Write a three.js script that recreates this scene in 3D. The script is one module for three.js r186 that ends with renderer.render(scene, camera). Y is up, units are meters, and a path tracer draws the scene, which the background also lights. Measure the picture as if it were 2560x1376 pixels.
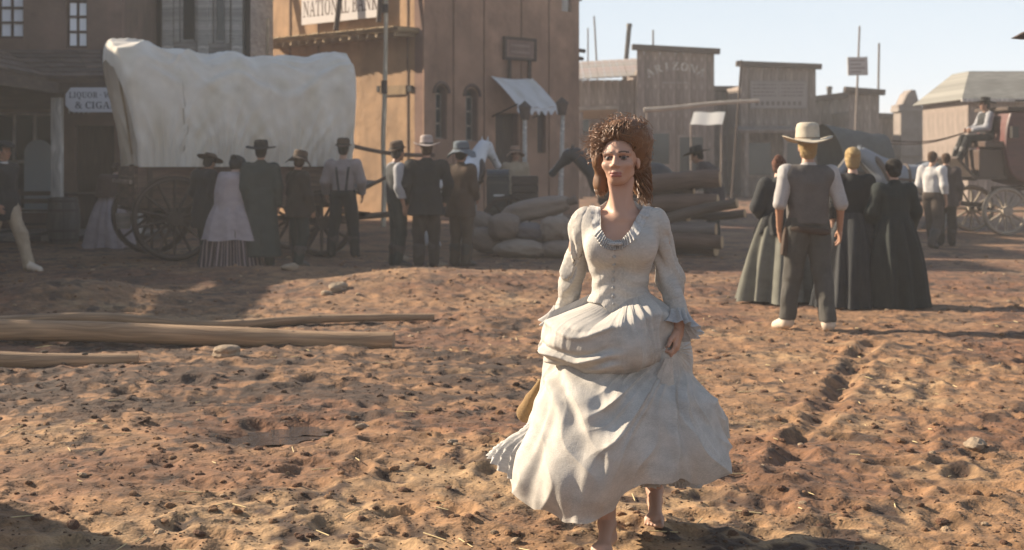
import * as THREE from 'three';
import { mergeGeometries } from 'three/addons/utils/BufferGeometryUtils.js';
import { RoundedBoxGeometry } from 'three/addons/geometries/RoundedBoxGeometry.js';

// ------------------------------------------------------------------ camera, sky, sun, exposure
const scene = new THREE.Scene();
const EYE = 1.62, F = 3600, HORIZON = 390;          // eye height (m), focal length and horizon row in pixels of a 2560 x 1376 plate
const camera = new THREE.PerspectiveCamera(2 * Math.atan(688 / F) * 180 / Math.PI, 2560 / 1376, 0.1, 900);
camera.position.set(0, EYE, 0);
camera.lookAt(0, EYE, -10);
camera.setViewOffset(2560, 1376, 0, 688 - HORIZON, 2560, 1376);   // rising lens: verticals stay upright
camera.focus = 6.1;
camera.userData.fStop = 3.8;
camera.updateProjectionMatrix();

const SUN_AZ = 22 * Math.PI / 180, SUN_EL = 27 * Math.PI / 180;     // low sun, from the left and a little behind the street
const sunDir = new THREE.Vector3(-Math.cos(SUN_AZ) * Math.cos(SUN_EL), Math.sin(SUN_EL), -Math.sin(SUN_AZ) * Math.cos(SUN_EL));
{
  const W = 512, H = 256, data = new Float32Array(W * H * 4);
  for (let j = 0; j < H; j++) for (let i = 0; i < W; i++) {
    const el = ((j + 0.5) / H - 0.5) * Math.PI, az = ((i + 0.5) / W - 0.5) * 2 * Math.PI;
    const x = Math.cos(el) * Math.cos(az), y = Math.sin(el), z = Math.cos(el) * Math.sin(az);
    const t = Math.pow(Math.max(0, y), 0.55);                       // pale haze low down, clearer blue overhead
    const c = Math.max(0, x * sunDir.x + y * sunDir.y + z * sunDir.z);
    const glow = 0.25 * Math.pow(c, 12);
    const r = 0.42 * (1 - t) + 0.03 * t, g = 0.475 * (1 - t) + 0.07 * t, b = 0.51 * (1 - t) + 0.15 * t;
    const k = (j * W + i) * 4;
    data[k] = r + glow; data[k + 1] = g + glow * 0.9; data[k + 2] = b + glow * 0.75; data[k + 3] = 1;
  }
  const sky = new THREE.DataTexture(data, W, H, THREE.RGBAFormat, THREE.FloatType);
  sky.mapping = THREE.EquirectangularReflectionMapping; sky.magFilter = THREE.LinearFilter; sky.needsUpdate = true;
  scene.background = sky; scene.environment = sky;
}
const sun = new THREE.DirectionalLight(new THREE.Color().setRGB(1, 0.86, 0.67), 5);
sun.position.copy(sunDir).multiplyScalar(120).add(new THREE.Vector3(0, 0, -25));
sun.target.position.set(0, 0, -25);
sun.castShadow = true; sun.shadow.radius = 1.2; sun.shadow.mapSize.set(4096, 4096);
Object.assign(sun.shadow.camera, { left: -45, right: 45, top: 45, bottom: -45, near: 10, far: 260 });
scene.add(sun, sun.target);
const renderer = new THREE.WebGLRenderer({ antialias: true });
renderer.setSize(1024, 550);
renderer.shadowMap.enabled = true;
renderer.toneMapping = THREE.LinearToneMapping;
renderer.toneMappingExposure = 2.4;
scene.fog = new THREE.FogExp2(new THREE.Color().setRGB(0.95, 0.9, 0.86), 0.0024);

// ------------------------------------------------------------------ small tools
function mulberry(a) { return () => { a |= 0; a = a + 0x6D2B79F5 | 0; let t = Math.imul(a ^ a >>> 15, 1 | a); t = t + Math.imul(t ^ t >>> 7, 61 | t) ^ t; return ((t ^ t >>> 14) >>> 0) / 4294967296; }; }
const rnd = mulberry(7), R = (a, b) => a + (b - a) * rnd();
const clamp = (x, a = 0, b = 1) => Math.min(b, Math.max(a, x)), mix = (a, b, t) => a + (b - a) * t;
const smooth = (a, b, x) => { const t = clamp((x - a) / (b - a)); return t * t * (3 - 2 * t); };
const PERM = (() => { const p = new Uint8Array(512), q = mulberry(91); const s = [...Array(256).keys()]; for (let i = 255; i > 0; i--) { const j = Math.floor(q() * (i + 1)); [s[i], s[j]] = [s[j], s[i]]; } for (let i = 0; i < 512; i++) p[i] = s[i & 255]; return p; })();
function hash2(i, j) { return PERM[(PERM[i & 255] + j) & 255] / 255; }
function noise2(x, y) { const i = Math.floor(x), j = Math.floor(y), u = x - i, v = y - j, a = u * u * (3 - 2 * u), b = v * v * (3 - 2 * v); return mix(mix(hash2(i, j), hash2(i + 1, j), a), mix(hash2(i, j + 1), hash2(i + 1, j + 1), a), b) * 2 - 1; }
function noise3(x, y, z) { const k = Math.floor(z), w = z - k, c = w * w * (3 - 2 * w); return mix(noise2(x + PERM[k & 255] * 1.7, y + PERM[(k + 57) & 255] * 1.3), noise2(x + PERM[(k + 1) & 255] * 1.7, y + PERM[(k + 58) & 255] * 1.3), c); }
function fbm(x, y, n = 4) { let s = 0, a = 0.5; for (let i = 0; i < n; i++) { s += a * noise2(x, y); x = x * 2.03 + 17.1; y = y * 2.03 + 5.3; a *= 0.5; } return s; }
const table = (rows) => (k, x) => { // smooth curve through the rows
  const n = rows.length; if (x <= rows[0][0]) return rows[0][k]; if (x >= rows[n - 1][0]) return rows[n - 1][k];
  let i = 1; while (x > rows[i][0]) i++; const h = rows[i][0] - rows[i - 1][0], t = (x - rows[i - 1][0]) / h, sl = (q) => (q <= 0 || q >= n - 1 ? 0 : (rows[q + 1][k] - rows[q - 1][k]) / (rows[q + 1][0] - rows[q - 1][0])), t2 = t * t, t3 = t2 * t;
  return (2 * t3 - 3 * t2 + 1) * rows[i - 1][k] + (t3 - 2 * t2 + t) * h * sl(i - 1) + (3 * t2 - 2 * t3) * rows[i][k] + (t3 - t2) * h * sl(i);
};
// a point of the street: plate column, plate row and distance from the eye, in metres
const at = (px, py, d) => new THREE.Vector3((px - 1280) / F * d, EYE - (py - HORIZON) / F * d, -d);
const depthOf = (py) => EYE * F / (py - HORIZON);   // distance of the ground seen on that row

const taken = new Map();
function numbered(name) { const n = taken.get(name) ?? 0; taken.set(name, n + 1); return n ? `${name}_${String(n).padStart(3, '0')}` : name; }
function tag(o, label, category, group, kind) { o.userData.label = label; o.userData.category = category; if (group) o.userData.group = group; if (kind) o.userData.kind = kind; return o; }
function thing(name, label, category, pos = [0, 0, 0], turn = 0, group) {
  const o = new THREE.Group(); o.name = numbered(name); scene.add(o);
  if (pos.isVector3) o.position.copy(pos); else o.position.set(...pos);
  o.rotation.y = turn; return tag(o, label, category, group);
}
function part(parent, name, geo, mat, pos, rot) {
  const m = new THREE.Mesh(geo, mat); m.name = name; parent.add(m);
  if (pos) m.position.set(...pos); if (rot) m.rotation.set(...rot); return m;
}
function structure(name, geo, mat, label, category) { const m = new THREE.Mesh(geo, mat); m.name = numbered(name); scene.add(m); m.userData = { kind: 'structure', label, category }; return m; }
const boxCache = new Map();
function box(w, h, d, bev = 0) {                       // uv in metres
  const key = [w, h, d, bev].map((v) => v.toFixed(4)).join();
  if (boxCache.has(key)) return boxCache.get(key);
  const g = bev ? new RoundedBoxGeometry(w, h, d, 1, bev) : new THREE.BoxGeometry(w, h, d);
  const p = g.attributes.position, n = g.attributes.normal, uv = g.attributes.uv;
  for (let i = 0; i < p.count; i++) {
    const ax = Math.abs(n.getX(i)), ay = Math.abs(n.getY(i)), az = Math.abs(n.getZ(i));
    if (az >= ax && az >= ay) uv.setXY(i, p.getX(i), p.getY(i)); else if (ax >= ay) uv.setXY(i, p.getZ(i), p.getY(i)); else uv.setXY(i, p.getX(i), p.getZ(i));
  }
  boxCache.set(key, g); return g;
}
// board: a bevel-edged piece with its own grain offset, uv in metres and u along the grain
function bar(a, b, r0, r1 = r0, seg = 10, wob = 0, seed = 1) {       // round pole from a to b
  const A = new THREE.Vector3(...a), B = new THREE.Vector3(...b), L = A.distanceTo(B), n = Math.max(2, Math.round(wob ? L / 0.25 : 2));
  const q = mulberry(seed), ox = q() * 50, pos = [], uv = [], idx = [];
  const dir = B.clone().sub(A).normalize(), s = Math.abs(dir.y) < 0.9 ? new THREE.Vector3(0, 1, 0) : new THREE.Vector3(1, 0, 0), U = s.clone().cross(dir).normalize(), V = dir.clone().cross(U);
  for (let i = 0; i <= n; i++) {
    const t = i / n, c = A.clone().lerp(B, t), w = wob * Math.sin(Math.PI * t);
    c.addScaledVector(U, w * noise2(ox + t * L * 0.8, 3)).addScaledVector(V, w * noise2(ox + t * L * 0.8, 9));
    for (let k = 0; k <= seg; k++) { const an = k / seg * 2 * Math.PI, r = mix(r0, r1, t) * (1 + (wob ? 0.12 * noise3(Math.cos(an) * 1.2, Math.sin(an) * 1.2, ox + t * L * 1.7) : 0)); pos.push(c.x + r * (Math.cos(an) * U.x + Math.sin(an) * V.x), c.y + r * (Math.cos(an) * U.y + Math.sin(an) * V.y), c.z + r * (Math.cos(an) * U.z + Math.sin(an) * V.z)); uv.push(t * L, k / seg * 2 * Math.PI * r0); }
  }
  for (let i = 0; i < n; i++) for (let k = 0; k < seg; k++) { const p = i * (seg + 1) + k; idx.push(p, p + seg + 1, p + 1, p + 1, p + seg + 1, p + seg + 2); }
  for (const e of [0, n]) { const c0 = pos.length / 3, base = e * (seg + 1); let cx = 0, cy = 0, cz = 0; for (let k = 0; k < seg; k++) { cx += pos[(base + k) * 3]; cy += pos[(base + k) * 3 + 1]; cz += pos[(base + k) * 3 + 2]; } pos.push(cx / seg, cy / seg, cz / seg); uv.push(e / n * L, 0); for (let k = 0; k <= seg; k++) { pos.push(...pos.slice((base + k) * 3, (base + k) * 3 + 3)); uv.push(e / n * L + 0.02, k / seg * r0); } for (let k = 0; k < seg; k++) e ? idx.push(c0, c0 + 1 + k, c0 + 2 + k) : idx.push(c0, c0 + 2 + k, c0 + 1 + k); }
  return finish(pos, uv, idx);
}
function finish(pos, uv, idx, col) {
  const g = new THREE.BufferGeometry();
  g.setAttribute('position', new THREE.Float32BufferAttribute(pos, 3));
  if (uv) g.setAttribute('uv', new THREE.Float32BufferAttribute(uv, 2));
  if (col) g.setAttribute('color', new THREE.Float32BufferAttribute(col, 3));
  g.setIndex(idx); g.computeVertexNormals(); return g;
}
// a sheet over (u, v) in [0,1]^2; fn returns [x, y, z]
function sheet(nu, nv, fn, uvScale = [1, 1], colorFn) {
  const pos = [], uv = [], idx = [], col = colorFn ? [] : null;
  for (let j = 0; j <= nv; j++) for (let i = 0; i <= nu; i++) { const p = fn(i / nu, j / nv); pos.push(...p); uv.push(i / nu * uvScale[0], j / nv * uvScale[1]); if (col) col.push(...colorFn(i / nu, j / nv, p)); }
  for (let j = 0; j < nv; j++) for (let i = 0; i < nu; i++) { const a = j * (nu + 1) + i; idx.push(a, a + 1, a + nu + 1, a + 1, a + nu + 2, a + nu + 1); }
  return finish(pos, uv, idx, col);
}

// ------------------------------------------------------------------ signed distance shapes, meshed with surface nets
const rc = (a, b, ra, rb = ra, k) => ({ t: 0, ax: a[0], ay: a[1], az: a[2], bx: b[0] - a[0], by: b[1] - a[1], bz: b[2] - a[2], ra, rb, k, l2: 1 / Math.max(1e-9, (b[0] - a[0]) ** 2 + (b[1] - a[1]) ** 2 + (b[2] - a[2]) ** 2) });
const el = (c, r, k) => ({ t: 1, ax: c[0], ay: c[1], az: c[2], rx: r[0], ry: r[1], rz: r[2], k });
function dist(p, x, y, z) {
  const dx = x - p.ax, dy = y - p.ay, dz = z - p.az;
  if (p.t === 0) { let h = (dx * p.bx + dy * p.by + dz * p.bz) * p.l2; h = h < 0 ? 0 : h > 1 ? 1 : h; const qx = dx - h * p.bx, qy = dy - h * p.by, qz = dz - h * p.bz; return Math.sqrt(qx * qx + qy * qy + qz * qz) - p.ra - (p.rb - p.ra) * h; }
  const ax = dx / p.rx, ay = dy / p.ry, az = dz / p.rz, k0 = Math.sqrt(ax * ax + ay * ay + az * az), k1 = Math.sqrt((ax / p.rx) ** 2 + (ay / p.ry) ** 2 + (az / p.rz) ** 2);
  return k1 < 1e-9 ? -Math.min(p.rx, p.ry, p.rz) : k0 * (k0 - 1) / k1;
}
function field(prims, k = 0.03) {
  return (x, y, z) => { let d = 1e3; for (let i = 0; i < prims.length; i++) { const e = dist(prims[i], x, y, z), kk = prims[i].k ?? k, h = kk - Math.abs(d - e); d = Math.min(d, e) - (h > 0 ? h * h / (4 * kk) : 0); } return d; };
}
function bounds(prims, pad) {
  const lo = [1e3, 1e3, 1e3], hi = [-1e3, -1e3, -1e3];
  const add = (x, y, z, a, b, c) => { lo[0] = Math.min(lo[0], x - a); lo[1] = Math.min(lo[1], y - b); lo[2] = Math.min(lo[2], z - c); hi[0] = Math.max(hi[0], x + a); hi[1] = Math.max(hi[1], y + b); hi[2] = Math.max(hi[2], z + c); };
  for (const p of prims) if (p.t === 0) { add(p.ax, p.ay, p.az, p.ra, p.ra, p.ra); add(p.ax + p.bx, p.ay + p.by, p.az + p.bz, p.rb, p.rb, p.rb); } else add(p.ax, p.ay, p.az, p.rx, p.ry, p.rz);
  return [lo.map((v) => v - pad), hi.map((v) => v + pad)];
}
function meshField(f, [lo, hi], cell, colorFn) {
  const n = [0, 1, 2].map((i) => Math.max(3, Math.ceil((hi[i] - lo[i]) / cell) + 2)), [nx, ny, nz] = n, v = new Float32Array(nx * ny * nz);
  for (let k = 0, q = 0; k < nz; k++) for (let j = 0; j < ny; j++) for (let i = 0; i < nx; i++, q++) v[q] = f(lo[0] + (i - 0.5) * cell, lo[1] + (j - 0.5) * cell, lo[2] + (k - 0.5) * cell);
  const id = new Int32Array(nx * ny * nz).fill(-1), pos = [], nor = [], idx = [], uv = [], col = colorFn ? [] : null, sx = 1, sy = nx, sz = nx * ny;
  const corners = [0, sx, sy, sx + sy, sz, sx + sz, sy + sz, sx + sy + sz], edges = [[0, 1], [2, 3], [4, 5], [6, 7], [0, 2], [1, 3], [4, 6], [5, 7], [0, 4], [1, 5], [2, 6], [3, 7]];
  for (let k = 0; k < nz - 1; k++) for (let j = 0; j < ny - 1; j++) for (let i = 0; i < nx - 1; i++) {
    const q = i + j * sy + k * sz; let m = 0;
    for (let c = 0; c < 8; c++) if (v[q + corners[c]] < 0) m |= 1 << c;
    if (m === 0 || m === 255) continue;
    let x = 0, y = 0, z = 0, c = 0;
    for (const [a, b] of edges) { if (((m >> a) & 1) === ((m >> b) & 1)) continue; const va = v[q + corners[a]], vb = v[q + corners[b]], t = va / (va - vb); x += mix(a & 1, b & 1, t); y += mix((a >> 1) & 1, (b >> 1) & 1, t); z += mix(a >> 2, b >> 2, t); c++; }
    id[q] = pos.length / 3;
    const X = lo[0] + (i - 0.5 + x / c) * cell, Y = lo[1] + (j - 0.5 + y / c) * cell, Z = lo[2] + (k - 0.5 + z / c) * cell, e = cell * 0.5;
    pos.push(X, Y, Z); uv.push(X + Z, Y);
    let gx = f(X + e, Y, Z) - f(X - e, Y, Z), gy = f(X, Y + e, Z) - f(X, Y - e, Z), gz = f(X, Y, Z + e) - f(X, Y, Z - e); const l = Math.hypot(gx, gy, gz) || 1;
    nor.push(gx / l, gy / l, gz / l); if (col) col.push(...colorFn(X, Y, Z));
  }
  for (let k = 1; k < nz - 1; k++) for (let j = 1; j < ny - 1; j++) for (let i = 1; i < nx - 1; i++) {
    const q = i + j * sy + k * sz, s = v[q] < 0;
    for (const [st, a, b] of [[sx, sy, sz], [sy, sz, sx], [sz, sx, sy]]) {
      if (s === (v[q + st] < 0)) continue;
      const p0 = id[q], p1 = id[q - a], p2 = id[q - a - b], p3 = id[q - b];
      if (p0 < 0 || p1 < 0 || p2 < 0 || p3 < 0) continue;
      s ? idx.push(p0, p1, p2, p0, p2, p3) : idx.push(p0, p2, p1, p0, p3, p2);
    }
  }
  const g = new THREE.BufferGeometry();
  g.setAttribute('position', new THREE.Float32BufferAttribute(pos, 3)); g.setAttribute('normal', new THREE.Float32BufferAttribute(nor, 3)); g.setAttribute('uv', new THREE.Float32BufferAttribute(uv, 2));
  if (col) g.setAttribute('color', new THREE.Float32BufferAttribute(col, 3));
  g.setIndex(idx); return g;
}
const blob = (prims, cell, k, colorFn) => meshField(field(prims, k), bounds(prims, cell * 1.5), cell, colorFn);

// ------------------------------------------------------------------ procedural textures and materials
function texture(size, fn, srgb) {
  const d = new Uint8Array(size * size * 4);
  for (let j = 0; j < size; j++) for (let i = 0; i < size; i++) { const c = fn(i / size, j / size), k = (j * size + i) * 4; if (Array.isArray(c)) { d[k] = clamp(c[0]) * 255; d[k + 1] = clamp(c[1]) * 255; d[k + 2] = clamp(c[2]) * 255; } else d[k] = d[k + 1] = d[k + 2] = clamp(c) * 255; d[k + 3] = 255; }
  const t = new THREE.DataTexture(d, size, size); t.wrapS = t.wrapT = THREE.RepeatWrapping; t.magFilter = THREE.LinearFilter; t.minFilter = THREE.LinearMipmapLinearFilter; t.generateMipmaps = true; if (srgb) t.colorSpace = THREE.SRGBColorSpace; t.needsUpdate = true; return t;
}
const wrapNoise = (x, y, fx, fy, s = 0) => { // tiles on [0,1]
  const a = (u, v) => noise2(u * fx + s, v * fy + s * 1.7), u = x, v = y;
  return mix(mix(a(u, v), a(u - 1, v), u), mix(a(u, v - 1), a(u - 1, v - 1), u), v) * 1.25;
};
const wfbm = (x, y, f, n, s) => { let r = 0, a = 0.55; for (let i = 0; i < n; i++) { r += a * wrapNoise(x, y, f, f, s + i * 13); f *= 2; a *= 0.55; } return r; };
const sized = (t, m) => { const c = t.clone(); c.repeat.set(1 / m, 1 / m); c.needsUpdate = true; return c; };
const texPlaster = sized(texture(512, (x, y) => { const n = wfbm(x, y, 4, 6, 3), st = Math.max(0, wrapNoise(x, y, 22, 3, 71)); return 0.85 + 0.2 * n - 0.05 * st; }, true), 2.6);
const texPlasterBump = sized(texture(512, (x, y) => 0.5 + 0.45 * wfbm(x, y, 10, 5, 31)), 2.6);
const woodFn = (x, y) => { const w = 0.06 * wrapNoise(x, y, 3, 8, 9), g = wrapNoise(x, y + w, 3, 60, 4), g2 = wrapNoise(x, y + w, 7, 150, 14); return 0.84 + 0.12 * g + 0.11 * g2 + 0.06 * wrapNoise(x, y, 5, 4, 44); };
const woodRaw = texture(512, woodFn, true), woodBumpRaw = texture(512, woodFn);
const texWood = sized(woodRaw, 1.1), texWoodBump = sized(woodBumpRaw, 1.1);
const texWoodV = sized(woodRaw, 1.1); texWoodV.rotation = Math.PI / 2; const texWoodVBump = sized(woodBumpRaw, 1.1); texWoodVBump.rotation = Math.PI / 2;
const texCloth = sized(texture(512, (x, y) => 0.9 + 0.1 * wfbm(x, y, 5, 5, 61) + 0.05 * wrapNoise(x, y, 90, 90, 6), true), 0.5);
const texClothBump = sized(texture(512, (x, y) => 0.5 + 0.25 * wrapNoise(x, y, 120, 30, 5) + 0.25 * wrapNoise(x, y, 30, 120, 8) + 0.3 * wfbm(x, y, 6, 3, 2)), 0.5);
const texCanvas = sized(texture(512, (x, y) => { const n = wfbm(x, y, 9, 5, 23), s = Math.max(0, wrapNoise(x, y, 7, 5, 8)); return [0.95 + 0.06 * n - 0.05 * s, 0.94 + 0.065 * n - 0.06 * s, 0.92 + 0.07 * n - 0.09 * s]; }, true), 2.1);
const rgb = (r, g, b) => new THREE.Color().setRGB(r, g, b);
const wood = (r, g, b, o = {}) => new THREE.MeshStandardMaterial({ color: rgb(r, g, b), roughness: 0.85, map: texWood, bumpMap: texWoodBump, bumpScale: 0.006, ...o });
const woodV = (r, g, b, o = {}) => wood(r, g, b, { map: texWoodV, bumpMap: texWoodVBump, ...o });
const plaster = (r, g, b, o = {}) => new THREE.MeshStandardMaterial({ color: rgb(r, g, b), roughness: 0.95, map: texPlaster, bumpMap: texPlasterBump, bumpScale: 0.02, ...o });
const cloth = (r, g, b, o = {}) => new THREE.MeshStandardMaterial({ color: rgb(r, g, b), roughness: 0.95, map: texCloth, bumpMap: texClothBump, bumpScale: 0.0015, ...o });
const plain = (r, g, b, rough = 0.8, o = {}) => new THREE.MeshStandardMaterial({ color: rgb(r, g, b), roughness: rough, ...o });
const MAT = {
  darkWood: wood(0.085, 0.055, 0.04), darkWoodV: woodV(0.085, 0.055, 0.04), greyWood: wood(0.26, 0.22, 0.19), paleTrim: woodV(0.62, 0.58, 0.53), paleBoard: wood(0.45, 0.42, 0.39), paleBoard2: wood(0.39, 0.365, 0.34),
  pole: wood(0.5, 0.36, 0.22), bark: wood(0.12, 0.082, 0.06, { bumpScale: 0.02 }), cutEnd: plain(0.45, 0.3, 0.17, 0.9), iron: plain(0.05, 0.045, 0.042, 0.5, { metalness: 0.7 }), leather: plain(0.06, 0.032, 0.02, 0.55),
  paper: plain(0.74, 0.74, 0.76, 0.8), dark: plain(0.018, 0.015, 0.013, 0.9), hole: plain(0.012, 0.01, 0.009, 1), glass: new THREE.MeshPhysicalMaterial({ color: 0xffffff, roughness: 0.04, transmission: 1, thickness: 0, ior: 1.5 }),
};
// ------------------------------------------------------------------ the street
const PUDDLES = [[610, 1003, 0.34, 0.24], [690, 1082, 0.36, 0.27], [640, 1092, 0.24, 0.2], [745, 1068, 0.26, 0.22], [40, 945, 0.3, 0.3]].map(([px, py, rx, rz]) => { const d = depthOf(py); return { x: (px - 1280) / F * d, z: -d, rx, rz }; });
function seg2(x, z, a, b) { const bx = b[0] - a[0], bz = b[1] - a[1], h = clamp(((x - a[0]) * bx + (z - a[1]) * bz) / (bx * bx + bz * bz)); return [Math.hypot(x - a[0] - h * bx, z - a[1] - h * bz), h]; }
function dents(x, z, s, seed) {                       // hoof and boot prints: a pit with a raised lip in some cells of a jittered grid
  const i = Math.floor(x / s), j = Math.floor(z / s); let r = 0;
  for (let a = -1; a <= 1; a++) for (let b = -1; b <= 1; b++) {
    const h = hash2(i + a + seed, j + b), h2 = hash2(j + b + seed * 3, i + a + 7), h3 = hash2(i + a + 31, j + b + seed); if (h3 < 0.35) continue;
    const cx = (i + a + 0.15 + 0.7 * h) * s, cz = (j + b + 0.15 + 0.7 * h2) * s, an = h * 6.3, dx = x - cx, dz = z - cz, u = (dx * Math.cos(an) + dz * Math.sin(an)) / (s * 0.42), v = (dz * Math.cos(an) - dx * Math.sin(an)) / (s * 0.26), q = u * u + v * v;
    r += (-1.0 * Math.exp(-q * 1.6) + 0.55 * Math.exp(-((Math.sqrt(q) - 1.15) ** 2) * 9)) * (0.4 + 0.6 * h3);
  }
  return r;
}
const bump2 = (x, z, cx, cz, rx, rz) => Math.exp(-(((x - cx) / rx) ** 2 + ((z - cz) / rz) ** 2));
function churn(x, z) { const d = -z; return clamp(0.5 + 0.8 * fbm(x * 0.5 + 3, z * 0.5 + 8, 3)) * (0.55 + 0.45 * smooth(24, 12, d)); }
function wetness(x, z) { // trampled mud in the left middle of the street
  const d = -z, n = 0.55 * fbm(x * 0.9 + 4, z * 0.6 - 2, 4);
  const m = Math.exp(-(((d - 9.9 - 0.12 * (x + 2)) / 1.1) ** 2)) * smooth(1.9, -0.2, x) , m2 = 0.55 * Math.exp(-(((d - 12.3) / 1.4) ** 2)) * smooth(1.5, -2, x), m3 = 0.6 * bump2(x, z, 2.9, -7.4, 0.9, 0.8);
  return clamp((m + m2 + m3) * 1.35 + n * 0.9 - 0.14);
}
function groundHeight(x, z) {
  const d = -z; if (d > 90 || d < -30 || Math.abs(x) > 60) return 0.02 * noise2(x * 0.2, z * 0.2);
  let h = 0.05 * fbm(x * 0.35, z * 0.35, 3);
  h += 0.2 * bump2(x, z, -1.3, -17.4, 1.3, 1.1) + 0.12 * bump2(x, z, 0.2, -18, 1.8, 1.0) + 0.24 * bump2(x, z, -4.9, -15.9, 1.1, 0.9) + 0.12 * bump2(x, z, -3, -19.5, 3, 0.8);
  const c = churn(x, z), w = wetness(x, z), near = smooth(30, 14, d);
  h += near * (0.02 + 0.016 * c) * dents(x, z, 0.34, 5) + near * 0.0125 * (0.5 + c) * dents(x + 40, z + 9, 0.17, 21) * smooth(17, 10, d) + near * 0.0125 * c * dents(x * 0.8 - z * 0.6, x * 0.6 + z * 0.8, 0.23, 63);
  h += near * (0.03 * fbm(x * 2.2, z * 2.2, 3) + 0.017 * Math.abs(noise2(x * 6, z * 6)) + 0.009 * Math.abs(noise2(x * 14 + 3, z * 14)) * smooth(20, 9, d)) * (0.6 + 0.6 * c);
  h += 0.026 * w * fbm(x * 5, z * 5, 3);
  for (const [a, b, wd, dp] of RUTS) { const [q, t] = seg2(x, z, a, b); if (q < 0.6) { const br = 0.55 + 0.45 * Math.sin(t * 31 + 3 * noise2(x * 3, z * 3)); h += dp * br * (-Math.exp(-((q / wd) ** 2)) + 0.55 * Math.exp(-(((q - wd * 1.9) / wd) ** 2) * 1.5)); } }
  for (const p of PUDDLES) { const q = ((x - p.x) / p.rx) ** 2 + ((z - p.z) / p.rz) ** 2; if (q < 6) h -= 0.06 * Math.exp(-q); }
  return h;
}
const RUTS = [[[3.05, -12.2], [1.35, -7.3], 0.07, 0.05], [[3.7, -12.5], [2.2, -7.8], 0.06, 0.02], [[-4, -20.2], [6, -16.5], 0.12, 0.03]];
const groundAt = (px, py) => { const d = depthOf(py), x = (px - 1280) / F * d; return new THREE.Vector3(x, groundHeight(x, -d), -d); };
{
  const ds = [-60, -30, -15, -8, -3, 0, 2, 3.5, 4.4]; { let d = 4.9; while (d < 45) { ds.push(d); d *= 1.0036; } while (d < 420) { ds.push(d); d *= 1.05; } }
  const NU = 640, pos = [], uv = [], col = [], idx = [];
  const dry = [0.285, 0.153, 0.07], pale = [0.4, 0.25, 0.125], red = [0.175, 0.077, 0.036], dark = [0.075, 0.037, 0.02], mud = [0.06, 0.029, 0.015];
  for (const d of ds) for (let i = 0; i <= NU; i++) {
    const u = i / NU * 2 - 1, x = u * (2.6 + 0.39 * Math.max(d, 2)) + Math.sign(u) * Math.pow(Math.max(0, (Math.abs(u) - 0.94) / 0.06), 2) * 240, z = -d, y = groundHeight(x, z);
    pos.push(x, y, z); uv.push(x, z);
    // what the dirt is made of: dry dust, redder earth, paler patches, dark damp clods
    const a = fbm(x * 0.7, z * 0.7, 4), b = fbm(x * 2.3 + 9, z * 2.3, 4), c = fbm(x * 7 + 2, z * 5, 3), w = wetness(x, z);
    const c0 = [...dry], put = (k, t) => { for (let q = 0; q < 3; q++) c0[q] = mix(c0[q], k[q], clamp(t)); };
    const palePatch = bump2(x, z, -0.3, -6.6, 2.6, 1.5) + 0.5 * bump2(x, z, 1.9, -8.6, 1.2, 1.2) + 0.45 * bump2(x, z, -1.2, -17.3, 1.6, 1);   // paler, less red patches round the walker and on the mound
    put(red, 0.35 + 0.9 * smooth(-0.1, 0.4, -a + 0.3 * c) + 0.2 * b - 0.7 * palePatch); put(pale, smooth(0.25, 0.75, 0.62 * palePatch + a + 0.6 * b + 0.25 * c) * 0.85); put(dark, smooth(0.14, 0.36, b * 0.7 + c * 0.55) * 0.7); put(mud, smooth(0.34, 0.5, w * 0.6 + 0.95 * c + 0.6 * b + 0.3 * noise2(x * 17, z * 12)) * 0.95);
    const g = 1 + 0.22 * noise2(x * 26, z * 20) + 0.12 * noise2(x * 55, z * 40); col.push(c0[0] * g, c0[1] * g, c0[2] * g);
  }
  for (let j = 0; j < ds.length - 1; j++) for (let i = 0; i < NU; i++) { const p = j * (NU + 1) + i; idx.push(p, p + 1, p + NU + 1, p + 1, p + NU + 2, p + NU + 1); }
  const g = new THREE.BufferGeometry();
  g.setAttribute('position', new THREE.Float32BufferAttribute(pos, 3)); g.setAttribute('uv', new THREE.Float32BufferAttribute(uv, 2)); g.setAttribute('color', new THREE.Float32BufferAttribute(col, 3)); g.setIndex(idx); g.computeVertexNormals();
  const dirt = sized(texture(1024, (x, y) => 0.88 + 0.3 * wfbm(x, y, 12, 6, 5) + 0.12 * wrapNoise(x, y, 260, 260, 3), true), 1.7), dirtB = sized(texture(1024, (x, y) => 0.5 + 0.5 * wfbm(x, y, 20, 6, 15)), 1.3);
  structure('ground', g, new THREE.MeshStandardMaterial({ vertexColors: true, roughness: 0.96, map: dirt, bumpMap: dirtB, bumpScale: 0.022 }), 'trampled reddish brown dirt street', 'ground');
  const water = new THREE.MeshPhysicalMaterial({ color: rgb(0.05, 0.035, 0.025), roughness: 0.04, ior: 1.33, bumpMap: sized(texture(256, (x, y) => 0.5 + 0.5 * wfbm(x, y, 5, 3, 77)), 0.16), bumpScale: 0.008 });
  PUDDLES.forEach((p, i) => {
    const base = 0.05 * fbm(p.x * 0.35, p.z * 0.35, 3) - 0.036;
    const s = new THREE.CircleGeometry(1, 40); { const cp = s.attributes.position; for (let k = 1; k < cp.count; k++) { const x = cp.getX(k), y = cp.getY(k), n = 0.8 + 0.35 * noise2(x * 2.4 + i * 7, y * 2.4); cp.setXY(k, x * n, y * n); } } s.rotateX(-Math.PI / 2); s.scale(p.rx * 0.8, 1, p.rz * 0.8);
    const m = structure('puddle', s, water, 'muddy puddle in the trampled street', 'puddle'); m.position.set(p.x, base, p.z);
  });
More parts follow.
